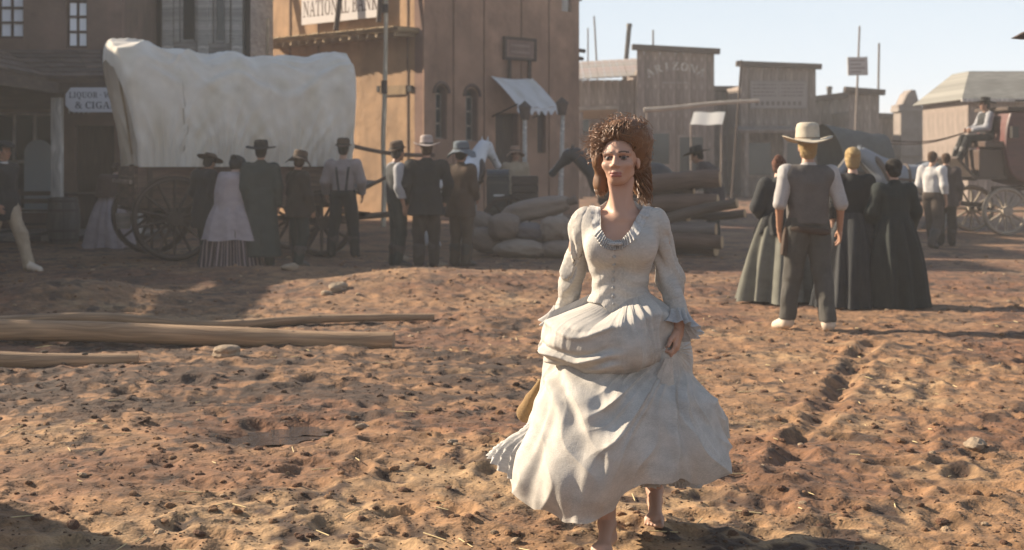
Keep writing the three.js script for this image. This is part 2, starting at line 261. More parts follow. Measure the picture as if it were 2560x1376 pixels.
  // loose clods and pebbles lying on the dirt
  const clod = new THREE.IcosahedronGeometry(1, 1), cp = clod.attributes.position; for (let i = 0; i < cp.count; i++) { const v = new THREE.Vector3().fromBufferAttribute(cp, i), k = 1 + 0.28 * noise3(v.x * 1.7, v.y * 1.7, v.z * 1.7 + 5); cp.setXYZ(i, v.x * k, v.y * k * 0.72, v.z * k); } clod.computeVertexNormals();
  const N = 14000, im = new THREE.InstancedMesh(clod, new THREE.MeshStandardMaterial({ color: 0xffffff, roughness: 0.97, bumpMap: dirtB, bumpScale: 0.02 }), N), M = new THREE.Matrix4(), q = new THREE.Quaternion(), e = new THREE.Euler(), cc = new THREE.Color();
  for (let i = 0; i < N; i++) {
    const d = 5.2 + 18 * Math.pow(rnd(), 1.5), x = R(-1, 1) * (0.4 + 0.38 * d), y = groundHeight(x, -d), s = (0.004 + 0.017 * Math.pow(rnd(), 9)) * (1 + 0.02 * d);
    M.compose(new THREE.Vector3(x, y + s * 0.2, -d), q.setFromEuler(e.set(R(-0.4, 0.4), R(0, 6.3), R(-0.4, 0.4))), new THREE.Vector3(s * R(0.8, 1.5), s * R(0.7, 1.1), s)); im.setMatrixAt(i, M);
    const t = rnd(), w = wetness(x, -d); const base = w > 0.45 ? [0.11, 0.06, 0.036] : t < 0.12 ? [0.42, 0.29, 0.18] : t < 0.6 ? [0.29, 0.155, 0.075] : [0.15, 0.07, 0.036]; const g2 = R(0.8, 1.2); im.setColorAt(i, cc.setRGB(base[0] * g2, base[1] * g2, base[2] * g2));
  }
  im.name = 'dirt_clods'; scene.add(im); tag(im, 'small dirt clods and pebbles scattered over the street', 'clods', null, 'stuff');
  const straw = new THREE.CylinderGeometry(0.0035, 0.0025, 1, 4), NS = 150, si = new THREE.InstancedMesh(straw, plain(0.55, 0.42, 0.22, 0.9), NS);
  for (let i = 0; i < NS; i++) { const d = 5.4 + 9 * Math.pow(rnd(), 1.4), x = R(-1, 1) * 0.37 * d, L = R(0.03, 0.13); M.compose(new THREE.Vector3(x, groundHeight(x, -d) + 0.008, -d), q.setFromEuler(e.set(Math.PI / 2 + R(-0.15, 0.15), R(-0.1, 0.1), R(0, 6.3))), new THREE.Vector3(1, L, 1)); si.setMatrixAt(i, M); }
  si.name = 'straw_litter'; scene.add(si); tag(si, 'loose straw stalks lying on the dirt', 'straw', null, 'stuff');
}
// ------------------------------------------------------------------ buildings
function lettering(w, h, bg, draw) {      // flat print on a board
  const c = document.createElement('canvas'); c.width = w; c.height = h; const x = c.getContext('2d');
  x.fillStyle = bg; x.fillRect(0, 0, w, h); draw(x, w, h);
  const q = mulberry(w + h); for (let i = 0; i < 900; i++) { x.fillStyle = `rgba(${q() < 0.5 ? '90,80,70' : '215,210,200'},${0.05 + 0.12 * q()})`; x.fillRect(q() * w, q() * h, 2 + q() * 26, 1 + q() * 3); }
  const t = new THREE.CanvasTexture(c); t.colorSpace = THREE.SRGBColorSpace; t.magFilter = THREE.LinearFilter; return new THREE.MeshStandardMaterial({ map: t, roughness: 0.85 });
}
// a wall sheet with rectangular / arched holes, extruded to a thickness; x along the wall, y up, front face at z = 0
function wallGeo(outline, holes, thick) {
  const s = new THREE.Shape(outline.map(([x, y]) => new THREE.Vector2(x, y)));
  for (const h of holes) { const p = new THREE.Path(); const [x0, y0, x1, y1, arch] = h; p.moveTo(x0, y0); p.lineTo(x1, y0); p.lineTo(x1, y1); if (arch) { const cx = (x0 + x1) / 2, r = (x1 - x0) / 2; for (let i = 1; i < 10; i++) { const a = Math.PI * i / 10; p.lineTo(cx + r * Math.cos(a), y1 + arch * Math.sin(a)); } } p.lineTo(x0, y1); p.closePath(); s.holes.push(p); }
  const g = new THREE.ExtrudeGeometry(s, { depth: thick, bevelEnabled: false, curveSegments: 8 }); g.translate(0, 0, -thick); return g;
}
const rect = (x0, y0, x1, y1) => [[x0, y0], [x1, y0], [x1, y1], [x0, y1]];
function windowUnit(parent, x0, y0, x1, y1, cols, rows, frameMat, paneMats, z = -0.2, bar_ = 0.045) {
  const w = part(parent, 'window', box(x1 - x0, 0.06, 0.14), frameMat, [(x0 + x1) / 2, y0 - 0.03, z + 0.06]);   // the sill carries the rest
  const ox = (x0 + x1) / 2, oy = y0 - 0.03, oz = z + 0.06, sub = (n, g, m, x, y, zz) => part(w, n, g, m, [x - ox, y - oy, zz - oz]);
  for (let i = 0; i <= cols; i++) sub('frame', box(bar_, y1 - y0, 0.06), frameMat, mix(x0, x1, i / cols), (y0 + y1) / 2, z);
  for (let j = 0; j <= rows; j++) sub('frame', box(x1 - x0 - bar_, bar_, 0.05), frameMat, ox, mix(y0, y1, j / rows), z);
  for (let i = 0; i < cols; i++) for (let j = 0; j < rows; j++) sub('pane', box((x1 - x0) / cols - bar_, (y1 - y0) / rows - bar_, 0.006), paneMats(i, j), mix(x0, x1, (i + 0.5) / cols), mix(y0, y1, (j + 0.5) / rows), z - 0.01);
  return w;
}
const dim = new THREE.MeshPhysicalMaterial({ color: rgb(0.03, 0.04, 0.042), roughness: 0.12 }), skyPane = new THREE.MeshPhysicalMaterial({ color: rgb(0.84, 0.85, 0.9), roughness: 0.35, clearcoat: 1, clearcoatRoughness: 0.05 });  // pale panes carry the bright sky of the glass in their colour
const shingleMats = [wood(0.15, 0.1, 0.078), wood(0.18, 0.125, 0.095), wood(0.12, 0.085, 0.068)], palePlanks = [wood(0.5, 0.47, 0.44), wood(0.44, 0.42, 0.4), wood(0.56, 0.53, 0.49)];

{ // two-storey saloon at the left, with its porch
  const b = thing('saloon_building', 'brown two storey saloon with pale paned upper windows above a dark porch', 'building', [-8.0, 0, -29.5], 0.06);
  const wallM = plaster(0.235, 0.152, 0.118), sideM = plaster(0.2, 0.135, 0.1);
  // front wall: local x runs left from the right corner (0) to -8
  const up = [[-2.5, 4.02, -1.98, 5.28], [-1.13, 3.83, -0.7, 5.12], [-3.95, 4.1, -3.4, 5.4], [-1.13, 5.9, -0.7, 7.3], [-2.5, 6.0, -1.98, 7.4]];
  part(b, 'front_wall', wallGeo([[-8, 0], [-2.6, 0], [0, 0], [0, 9.2], [-8, 9.2]], [...up, [-2.62, 0.5, -1.35, 2.5], [-0.95, 0.1, -0.15, 2.25]], 0.32), wallM);
  part(b, 'side_wall', box(0.3, 9.2, 7), sideM, [-0.152, 4.6, -3.83]);
  part(b, 'back_wall', box(8, 9.2, 0.3), sideM, [-4, 4.6, -7.49]);
  part(b, 'side_wall', box(0.3, 9.2, 7), sideM, [-7.848, 4.6, -3.83]);
  part(b, 'floor', box(7.38, 0.2, 6.98), MAT.darkWood, [-4, 3.4, -3.83]);
  part(b, 'roof', box(7.38, 0.2, 6.98), MAT.darkWood, [-4, 8.8, -3.83]);
  for (const [x0, y0, x1, y1] of up) windowUnit(b, x0 + 0.02, y0 + 0.03, x1 - 0.02, y1 - 0.02, 2, 4, woodV(0.085, 0.045, 0.035), (i, j) => (j === 3 ? dim : skyPane), -0.16, 0.05);
  windowUnit(b, -2.6, 0.52, -1.37, 2.48, 3, 2, MAT.paleTrim, () => dim, -0.12, 0.06);
  // door with arched pale pane panel behind the post
  const door = part(b, 'door', box(0.78, 2.13, 0.06), MAT.darkWoodV, [-0.55, 1.17, -0.27]); part(door, 'handle', new THREE.SphereGeometry(0.03, 10, 8), MAT.iron, [0.3, -0.05, 0.05]);
  const arch = new THREE.Shape(); arch.moveTo(-0.28, 0); arch.lineTo(0.28, 0); arch.lineTo(0.28, 1.15); arch.absarc(0, 1.15, 0.28, 0, Math.PI, false); arch.lineTo(-0.28, 0);
  part(b, 'display_panel', new THREE.ExtrudeGeometry(arch, { depth: 0.04, bevelEnabled: false }), plain(0.3, 0.34, 0.36, 0.7), [-1.66, 0.52, 0.05]);
}
{ // porch: eave at the end of the saloon, then running towards the camera along the street
  const p = thing('saloon_porch', 'dark shingled porch with white post before the saloon', 'porch', [0, 0, 0]);
  const plane = (a, b, c, d, th) => { const V = [a, b, c, d].map((q) => new THREE.Vector3(...q)), n = V[1].clone().sub(V[0]).cross(V[3].clone().sub(V[0])).normalize(); if (n.y < 0) n.negate(); const pos = [], idx = [0, 1, 2, 0, 2, 3, 4, 6, 5, 4, 7, 6, 0, 4, 5, 0, 5, 1, 1, 5, 6, 1, 6, 2, 2, 6, 7, 2, 7, 3, 3, 7, 4, 3, 4, 0], uv = []; for (const s of [0, -th]) V.forEach((v) => { pos.push(v.x + n.x * s, v.y + n.y * s, v.z + n.z * s); uv.push(v.x + v.z, v.y); }); const g = finish(pos, uv, idx).toNonIndexed(); g.computeVertexNormals(); return g; };
  const roofRow = (a, b, c, d, rows, cols, seed) => { // shingle courses, each shingle a piece; a-b eave, d-c ridge
    const q = mulberry(seed), L = (t, s) => { const A = a.map((v, i) => mix(v, b[i], s)), D = d.map((v, i) => mix(v, c[i], s)); return A.map((v, i) => mix(v, D[i], t)); };
    for (let j = 0; j < rows; j++) for (let i = 0; i < cols; i++) { const t0 = Math.max(0, (j - 0.15 + 0.1 * q()) / rows), t1 = Math.min(1, (j + 1) / rows), s0 = (i + 0.03) / cols, s1 = (i + 0.97) / cols, lift = (v, h) => [v[0], v[1] + h, v[2]]; part(p, 'shingle', plane(lift(L(t0, s0), 0.045), lift(L(t0, s1), 0.045), lift(L(t1, s1), 0.012), lift(L(t1, s0), 0.012), 0.02), shingleMats[Math.floor(q() * 3)]); }
  };
  // end slope, facing the camera
  part(p, 'roof', plane([-8.72, 3.08, -27.05], [-6.9, 3.1, -27.15], [-6.9, 3.78, -29.42], [-10.4, 3.78, -29.36], 0.09), MAT.darkWood); roofRow([-8.72, 3.08, -27.05], [-6.9, 3.1, -27.15], [-6.9, 3.78, -29.42], [-10.4, 3.78, -29.36], 6, 7, 3);
  // long slope, facing the street
  part(p, 'roof', plane([-8.36, 3.1, -14.4], [-8.72, 3.08, -27.03], [-10.4, 3.78, -29.3], [-10.6, 3.85, -14.4], 0.09), MAT.darkWood); roofRow([-8.36, 3.1, -14.4], [-8.72, 3.08, -27.03], [-10.4, 3.78, -29.3], [-10.6, 3.85, -14.4], 4, 22, 5);
  part(p, 'beam', box(0.16, 0.2, 1.62), MAT.darkWood, [-7.88, 2.93, -27.2], [0, Math.PI / 2, 0]);
  part(p, 'beam', box(0.16, 0.2, 12.4), MAT.darkWood, [-8.6, 2.9, -20.85]);
  for (const [x, z] of [[-8.58, -27.15], [-7.1, -27.2], [-8.5, -22.6], [-8.42, -18.5], [-8.4, -14.7]]) { const post = part(p, 'post', box(0.19, 2.8, 0.19, 0.012), MAT.paleTrim, [x, 1.42, z]); part(post, 'capital', box(0.27, 0.1, 0.27, 0.01), MAT.darkWood, [0, 1.35, 0]); }
  part(p, 'fascia', box(2.6, 0.62, 0.06), MAT.darkWood, [-10.2, 2.86, -28.6]);
  for (let i = 0; i < 22; i++) part(p, 'floor_board', box(0.34, 0.1, 2.6, 0.008), i % 3 ? MAT.greyWood : MAT.darkWood, [-14.2 + i * 0.35, 0.08 + 0.004 * (i % 2), -28.1]);
  for (let i = 0; i < 5; i++) part(p, 'slat', box(0.03, 0.4, 0.03), MAT.paleTrim, [-8.36 + i * 0.09, 2.62, -27.18]);
}
{ // hanging sign
  const s = new THREE.Shape(); const pts = [[-0.62, 0.1], [-0.52, 0.23], [0.52, 0.23], [0.62, 0.1], [0.62, -0.1], [0.5, -0.23], [-0.5, -0.23], [-0.62, -0.1]]; pts.forEach(([x, y], i) => (i ? s.lineTo(x, y) : s.moveTo(x, y)));
  const m = lettering(1024, 380, '#b9b7bb', (x, w, h) => { x.fillStyle = '#2a2c33'; x.textAlign = 'center'; x.font = 'bold 128px serif'; x.fillText('LIQUOR · WINES', w / 2, 160, w * 0.9); x.font = 'bold 150px serif'; x.fillText('& CIGARS', w / 2, 325, w * 0.72); });
  const g = new THREE.ExtrudeGeometry(s, { depth: 0.04, bevelEnabled: false }); const p = g.attributes.position, uv = g.attributes.uv; for (let i = 0; i < p.count; i++) uv.setXY(i, p.getX(i) / 1.24 + 0.5, p.getY(i) / 0.46 + 0.5);
  const c = at(247, 250, 27.0), t = thing('hanging_sign', 'white chamfered sign lettered liquor wines and cigars under the porch eave', 'sign', [c.x, c.y, c.z]);
  part(t, 'board', g, m, [0, 0, 0]); for (const x of [-0.4, 0.4]) part(t, 'chain', bar([x, 0.22, 0.02], [x, 0.36, 0.02], 0.008), MAT.iron);
}
{ // narrow pale clapboard building between saloon and bank
  const b = thing('clapboard_building', 'pale grey clapboard building with tall dark windows behind the wagon', 'building', [-8.95, 0, -33.2], 0);
  const W = 2.83, wins = [[1.28, 4.25, 1.66, 6.4], [2.05, 4.22, 2.34, 6.4]];
  part(b, 'front_wall', wallGeo(rect(0.86, 0, W, 8.6), [...wins, [1.2, 0, 2.2, 2.3]], 0.25), wood(0.36, 0.335, 0.31));
  part(b, 'side_wall', box(0.2, 8.6, 3.4), MAT.paleBoard, [W - 0.1, 4.3, -1.98]); part(b, 'side_wall', box(0.2, 8.6, 3.4), MAT.paleBoard, [-0.1, 4.3, -1.98]); part(b, 'roof', box(W, 0.15, 3.5), MAT.darkWood, [W / 2, 8.68, -1.9]);
  part(b, 'back_board', box(0.86, 8.6, 0.1), MAT.paleBoard2, [0.43, 4.3, -0.2]);
  for (let j = 0; j < 47; j++) part(b, 'clapboard', box(0.68, 0.185, 0.03), palePlanks[(j * 7) % 3], [0.32, 0.1 + j * 0.181, -0.12], [-0.1, 0, 0]);
  part(b, 'recess', box(0.2, 8.6, 0.06), MAT.dark, [0.79, 4.3, -0.12]);
  for (const x of [1.02, 1.84, 2.62]) { const pl = part(b, 'pilaster', box(x === 1.86 ? 0.2 : 0.24, 8.3, 0.1, 0.01), palePlanks[2], [x, 4.2, 0.05]); part(pl, 'capital', box(0.3, 0.2, 0.14), palePlanks[0], [0, 4.1, 0.02]); }
  for (const [x0, y0, x1, y1] of wins) { windowUnit(b, x0 + 0.03, y0 + 0.04, x1 - 0.03, y1, 1, 2, palePlanks[0], () => dim, -0.13, 0.05); for (const x of [x0 - 0.06, x1 + 0.06]) part(b, 'casing', box(0.1, y1 - y0, 0.05), palePlanks[2], [x, (y0 + y1) / 2, 0.026]); }
  part(b, 'corner_board', box(0.12, 8.6, 0.12), MAT.dark, [W + 0.02, 4.3, 0.02]);
  part(b, 'door', box(0.98, 2.28, 0.06), MAT.darkWoodV, [1.7, 1.15, -0.15]);
  part(b, 'cornice', box(W + 0.3, 0.3, 0.35, 0.02), palePlanks[0], [W / 2, 8.72, 0.1]);
}
// the bank: corner towards the camera
const BANK = { c: at(1060, 552, 36), a: 45 * Math.PI / 180 };
{
  const A = BANK.a, r = Math.PI / 2 - A, b = thing('bank_building', 'tall reddish adobe bank with plastered walls at the street corner', 'building', [BANK.c.x, 0, -36]);
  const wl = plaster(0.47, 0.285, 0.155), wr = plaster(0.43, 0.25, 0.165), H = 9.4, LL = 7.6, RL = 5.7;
  const tl = [-Math.cos(A), -Math.sin(A)], tr = [Math.cos(r), -Math.sin(r)];
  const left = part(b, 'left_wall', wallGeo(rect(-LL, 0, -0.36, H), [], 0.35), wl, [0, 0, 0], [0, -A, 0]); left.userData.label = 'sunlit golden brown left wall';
  const holes = [[0.335, 2.05, 0.744, 3.2, 0.22], [1.37, 2.0, 1.83, 3.15, 0.22], [2.45, 0.02, 3.32, 2.75], [4.03, 1.7, 4.37, 2.85], [5.0, 5.6, 5.4, 6.8]];
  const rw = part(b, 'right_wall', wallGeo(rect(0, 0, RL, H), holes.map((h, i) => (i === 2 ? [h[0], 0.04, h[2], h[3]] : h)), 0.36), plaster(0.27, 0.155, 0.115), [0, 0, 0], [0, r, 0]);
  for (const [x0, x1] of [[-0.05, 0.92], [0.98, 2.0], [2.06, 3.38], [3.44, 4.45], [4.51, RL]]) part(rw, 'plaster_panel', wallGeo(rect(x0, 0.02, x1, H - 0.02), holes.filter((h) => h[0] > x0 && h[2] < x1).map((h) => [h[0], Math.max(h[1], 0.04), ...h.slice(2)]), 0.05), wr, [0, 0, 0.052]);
  for (const h of holes.slice(0, 2)) { windowUnit(rw, h[0] + 0.02, h[1] + 0.02, h[2] - 0.02, h[3], 2, 3, woodV(0.3, 0.25, 0.21), (i, j) => (j === 2 && i === 0 ? skyPane : dim), -0.2, 0.045); const sh = new THREE.TorusGeometry((h[2] - h[0]) / 2 + 0.05, 0.05, 6, 14, Math.PI); sh.scale(1, 1.05, 1); part(rw, 'arch_hood', sh, plaster(0.17, 0.1, 0.075), [(h[0] + h[2]) / 2, h[3], 0.06]); part(rw, 'transom', box(h[2] - h[0] - 0.02, 0.3, 0.02), dim, [(h[0] + h[2]) / 2, h[3] + 0.12, -0.24]); }
  const dr = part(rw, 'door', box(0.85, 2.68, 0.06), MAT.darkWoodV, [2.885, 1.38, -0.2]); part(dr, 'handle', new THREE.SphereGeometry(0.04, 8, 6), MAT.iron, [0.3, -0.2, 0.06]);
  part(rw, 'shutter', box(0.32, 1.13, 0.05), MAT.darkWoodV, [4.2, 2.275, -0.1]); part(rw, 'shutter', box(0.38, 1.16, 0.05), MAT.paleTrim, [5.2, 6.2, -0.1]);
  const nb = part(rw, 'notice_board', box(1.1, 0.5, 0.05), plaster(0.3, 0.19, 0.15), [3.3, 4.46, 0.1]); for (const [w, h, x, y] of [[1.2, 0.07, 0, 0.27], [1.2, 0.07, 0, -0.27], [0.07, 0.47, 0.57, 0], [0.07, 0.47, -0.57, 0]]) part(nb, 'frame', box(w, h, 0.09), MAT.darkWood, [x, y, 0.01]); for (const y of [0.09, -0.09]) part(nb, 'lettering', box(0.7, 0.06, 0.01), plaster(0.42, 0.3, 0.24), [0, y, 0.03]);
  for (const x of [-0.4, 0.36]) part(nb, 'bracket', box(0.07, 0.5, 0.07), MAT.darkWood, [x, -0.56, 0.02]);
  for (const [y, l] of [[6.05, 0.35], [4.6, 0.5], [4.38, 0.42], [7.6, 0.4]]) part(rw, 'viga', bar([RL - 0.2, y, -0.25], [RL + l, y - 0.03, -0.2], 0.065, 0.055), MAT.darkWood);
  for (const [x, y] of [[1.6, 7.0], [2.7, 6.6], [3.9, 6.9], [2.2, 6.1], [0.9, 6.4]]) part(rw, 'viga', bar([x, y, -0.1], [x, y - 0.02, 0.16], 0.06), MAT.darkWood);
  part(b, 'end_wall', box(LL - 0.4, H - 0.02, 0.35), wr, [tr[0] * (RL - 0.19) + tl[0] * (LL / 2 + 0.2), H / 2, tr[1] * (RL - 0.19) + tl[1] * (LL / 2 + 0.2)], [0, -A, 0]);
  part(b, 'back_wall', box(0.35, H - 0.02, RL - 0.8), wr, [tr[0] * RL / 2 + tl[0] * (LL - 0.2), H / 2, tr[1] * RL / 2 + tl[1] * (LL - 0.2)], [0, -A, 0]);
  part(b, 'roof', box(LL - 0.8, 0.2, RL - 0.8), wr, [tr[0] * RL / 2 + tl[0] * LL / 2, H - 0.6, tr[1] * RL / 2 + tl[1] * LL / 2], [0, -A, 0]);
  // ledge over the left wall with its braces
  const led = part(left, 'ledge', box(6.05, 0.1, 0.7, 0.01), wood(0.45, 0.3, 0.15), [-3.2, 4.76, 0.36]); for (let i = 0; i < 17; i++) part(led, 'rafter', box(0.07, 0.1, 0.66), MAT.pole, [-2.9 + i * 0.36, -0.1, -0.01]);
  const lb = [wood(0.42, 0.28, 0.14), wood(0.55, 0.42, 0.26)]; for (let i = 0; i < 20; i++) part(led, 'board', box(0.285, 0.03, 0.8 + 0.05 * ((i * 7) % 4)), lb[i % 3 ? 0 : 1], [-2.86 + i * 0.3, 0.068, 0.02]);
  for (const [x0, y0, x1, y1] of [[-6.05, 4.9, -6.25, 6.6], [-2.85, 4.9, -2.65, 7.2], [-1.1, 5.0, -1.15, 7.2]]) part(left, 'brace', bar([x0, y0, 0.55], [x1, y1, 0.35], 0.07), x0 < -4 ? wood(0.6, 0.48, 0.3) : MAT.darkWood);
  for (const x of [-7.1, -5.6, -4.3, -0.62]) part(left, 'seam', box(0.05, H - 0.4, 0.03), plaster(0.27, 0.165, 0.1), [x, H / 2, 0.012]);
  for (const [x, y, w] of [[-1.75, 3.35, 0.1], [-0.5, 3.32, 0.14]]) part(left, 'vent', box(w, 0.16, 0.05), MAT.dark, [x, y, 0.02]);
  const plate = part(left, 'name_plate', box(1.0, 0.24, 0.04), plaster(0.36, 0.24, 0.13), [-1.15, 3.3, 0.03]); plate.userData.label = 'faded blank name plate';
  const sg = lettering(1024, 330, '#c4bcb8', (x, w, h) => { x.fillStyle = '#4b3a34'; x.textAlign = 'center'; x.font = 'bold 210px serif'; x.fillText('NATIONAL BANK', w / 2, 262, w * 0.96); });
  const mats = [MAT.paleTrim, MAT.paleTrim, MAT.paleTrim, MAT.paleTrim, sg, MAT.paleTrim], c = new THREE.Mesh(new THREE.BoxGeometry(3.3, 0.95, 0.06), mats); c.name = 'sign_board'; c.userData.label = 'white board lettered national bank'; c.position.set(-3.12, 5.66, 0.2); left.add(c);
}
{ // white awning over the bank door
  const t = thing('awning', 'white canvas awning over the bank side door', 'awning', [BANK.c.x, 0, -36], Math.PI / 2 - BANK.a);
  part(t, 'canvas', sheet(30, 14, (u, v) => [2.2 + 1.55 * u + 0.12 * v, 3.7 - 0.62 * v - 0.16 * v * v + 0.02 * Math.sin(u * 17) * v - 0.05 * Math.sin(Math.PI * u), 0.13 + 0.85 * v], [2, 1]), new THREE.MeshPhysicalMaterial({ color: rgb(0.8, 0.8, 0.82), roughness: 1, transmission: 0.3, thickness: 0, map: texCanvas }));
  part(t, 'valance', sheet(30, 3, (u, v) => [2.32 + 1.55 * u, 2.92 - 0.14 * v * (1 + 0.5 * Math.sin(u * 40)) - 0.05 * Math.sin(Math.PI * u), 0.985 + 0.02 * Math.sin(u * 30) * v], [2, 0.2]), cloth(0.76, 0.76, 0.78));
  for (const x of [2.33, 3.86]) part(t, 'rod', bar([x, 2.95, 0.98], [x - 0.05, 2.65, 0.1], 0.018), MAT.iron);
}
// two slender posts with lanterns before the bank
[[1312, 262, 397, 33.5, 'white post with unlit lantern beside the bank awning'], [1405, 252, 405, 35, 'white leaning lantern post at the far bank corner']].forEach(([px, y0, y1, d, label], i) => {
  const top = at(px, y0, d), t = thing('lantern_post', label, 'lantern post', [top.x, 0, -d], 0, 'lantern posts by the bank');
  part(t, 'post', bar([i ? -0.05 : 0, 0, 0], [i ? 0.02 : 0, top.y - 0.35, 0], 0.07, 0.05), MAT.paleTrim);
  const l = part(t, 'lantern', new THREE.CylinderGeometry(0.17, 0.11, 0.3, 6), plaster(0.16, 0.11, 0.09), [0, top.y - 0.2, 0]); part(l, 'cap', new THREE.ConeGeometry(0.2, 0.16, 6), MAT.darkWood, [0, 0.22, 0]);
});
{ const a = at(965, -40, 33), b = at(958, 560, 33); const t = thing('tall_pole', 'tall thin pale pole standing before the bank', 'pole', [b.x, 0, -33]); part(t, 'shaft', bar([0, 0, 0], [a.x - b.x, a.y + 0.4, 0], 0.06, 0.045, 8, 0.03, 5), wood(0.66, 0.55, 0.4)); part(t, 'joint', bar([0.02, 3.05, 0], [0.02, 3.35, 0], 0.075), MAT.darkWood); part(t, 'joint', bar([0.04, 4.9, 0], [0.04, 5.1, 0], 0.075), MAT.darkWood); }
{ const t = thing('leaning_stick', 'short pale stick rising behind the wagon cover', 'pole', [at(658, 0, 34).x, 0, -34]); part(t, 'shaft', bar([0, 0, 0], [0.1, 1.62 + 345 / F * 34, 0], 0.045, 0.04, 7, 0.02, 8), wood(0.6, 0.45, 0.3)); }

// far side of the street, in the dust
const farWall = [wood(0.31, 0.24, 0.2), wood(0.34, 0.265, 0.225), wood(0.27, 0.21, 0.175), wood(0.38, 0.3, 0.25)].map((m) => { m.map = texWoodV; m.bumpMap = texWoodVBump; return m; });
function falseFront(name, label, px0, px1, pyTop, d, o = {}) {
  const a = at(px0, pyTop, d), b = at(px1, pyTop + (o.tilt ?? 6), d), w = b.x - a.x, t = thing(name, label, 'building', [a.x, 0, -d], o.turn ?? 0);
  const n = Math.round(w / 0.3);
  for (let i = 0; i < n; i++) { const x0 = i / n * w, h = mix(a.y, b.y, (i + 0.5) / n); part(t, 'plank', box(w / n - 0.012, h, 0.05), farWall[(i * 5 + 1) % 4], [x0 + w / n / 2, h / 2, 0.01 * (i % 2)]); }
  part(t, 'backing', box(w - 0.04, Math.min(a.y, b.y) - 0.1, 0.06), MAT.darkWood, [w / 2, Math.min(a.y, b.y) / 2 - 0.03, -0.08]);
  part(t, 'cornice', box(w + 0.4, 0.22, 0.35, 0.02), MAT.darkWood, [w / 2, (a.y + b.y) / 2 + 0.05, 0.1], [0, 0, Math.atan2(b.y - a.y, w)]);
  for (const s of [0.1, w - 0.1]) part(t, 'side_wall', box(0.1, a.y - 0.8, 7), farWall[1], [s, (a.y - 0.8) / 2, -3.65]);
  part(t, 'roof', box(w, 0.12, 7), farWall[3], [w / 2, a.y - 0.85, -3.7], [0.03, 0, 0]);
  for (const [x, y, ww, hh] of o.openings ?? []) { const fr = part(t, 'window', box(ww + 0.16, hh + 0.16, 0.06), farWall[3], [x * w, y, 0.06]); part(fr, 'pane', box(ww, hh, 0.02), dim, [0, 0, 0.03]); }
  return { t, w, top: a.y };
}
{
  const { t, w, top } = falseFront('false_front_store', 'tall weathered false front with a faded arched painted name', 1592, 1786, 122, 56, { tilt: 10, openings: [[0.3, 1.9, 0.7, 1.2], [0.7, 1.3, 0.9, 2.1]] });
  const pm = plain(0.62, 0.57, 0.52, 0.95), word = 'ARIZONA';
  const c = document.createElement('canvas'); c.width = 1024; c.height = 512; const x = c.getContext('2d'); x.clearRect(0, 0, 1024, 512); x.fillStyle = '#fff'; x.textAlign = 'center'; x.font = 'bold 160px serif';
  for (let i = 0; i < 7; i++) { const an = (i - 3) * 0.165; x.save(); x.translate(512 + Math.sin(an) * 740, 930 - Math.cos(an) * 740); x.rotate(an); x.fillText(word[i], 0, 0); x.restore(); }
  x.font = 'bold 80px serif'; x.fillText('— — — —', 512, 400);
  const im = x.getImageData(0, 0, 1024, 512).data, d = new Uint8Array(1024 * 512 * 4); for (let j = 0; j < 512; j++) for (let i = 0; i < 1024; i++) { const k = ((511 - j) * 1024 + i) * 4, o = (j * 1024 + i) * 4, v = im[k + 3] * (0.7 + 0.3 * noise2(i * 0.02, j * 0.05)); d[o] = d[o + 1] = d[o + 2] = clamp(v / 255) * 255; d[o + 3] = 255; }
  const tx = new THREE.DataTexture(d, 1024, 512); tx.magFilter = THREE.LinearFilter; tx.needsUpdate = true; pm.alphaMap = tx; pm.transparent = true;
  const l = part(t, 'painted_name', new THREE.PlaneGeometry(w * 0.9, w * 0.45), pm, [w / 2, top - 1.0, 0.055]); l.userData.label = 'faded pale painted lettering';
  // lower wing to the left with a pale sagging roof
  const o = at(1440, 200, 57), e = at(1603, 195, 57), ww = e.x - o.x, s = thing('shingled_wing', 'low wing with pale sagging shingle roof beside the bank', 'building', [o.x, 0, -57]);
  for (let i = 0; i < 9; i++) part(s, 'plank', box(ww / 9 - 0.012, o.y, 0.06), farWall[i % 4], [ww / 9 * (i + 0.5), o.y / 2, 0]);
  part(s, 'backing', box(ww, o.y - 0.1, 0.05), MAT.dark, [ww / 2, o.y / 2 - 0.05, -0.08]);
  for (let j = 0; j < 5; j++) for (let i = 0; i < 9; i++) part(s, 'shingle', box(ww / 9 - 0.02, 0.05, 0.62), wood(0.5 + 0.04 * ((i * 3 + j) % 3), 0.44, 0.38), [ww / 9 * (i + 0.5), o.y + 0.1 + j * 0.16 + 0.15 * (i / 9), 0.25 - j * 0.5], [0.3, 0, 0]);
  for (const [px, h] of [[1460, 0.5], [1520, 0.4]]) { const wn = part(s, 'window', box(0.5, 1.0, 0.05), farWall[3], [at(px, 0, 57).x - o.x, 2.9, 0.05]); part(wn, 'pane', box(0.4, 0.9, 0.02), dim, [0, 0, 0.025]); }
  const pr = at(1446, 280, 54), pw = at(1545, 275, 54).x - pr.x, pt = thing('lean_to_porch', 'sunlit lean-to roof edge low against the shingled wing', 'porch', [pr.x, 0, -54]); part(pt, 'roof', box(pw, 0.12, 2.8), wood(0.5, 0.42, 0.33), [pw / 2, pr.y, -1.3], [-0.1, 0, 0.03]); for (const x of [0.1, pw - 0.1]) part(pt, 'post', box(0.14, pr.y, 0.14), farWall[0], [x, pr.y / 2, 0]);
}
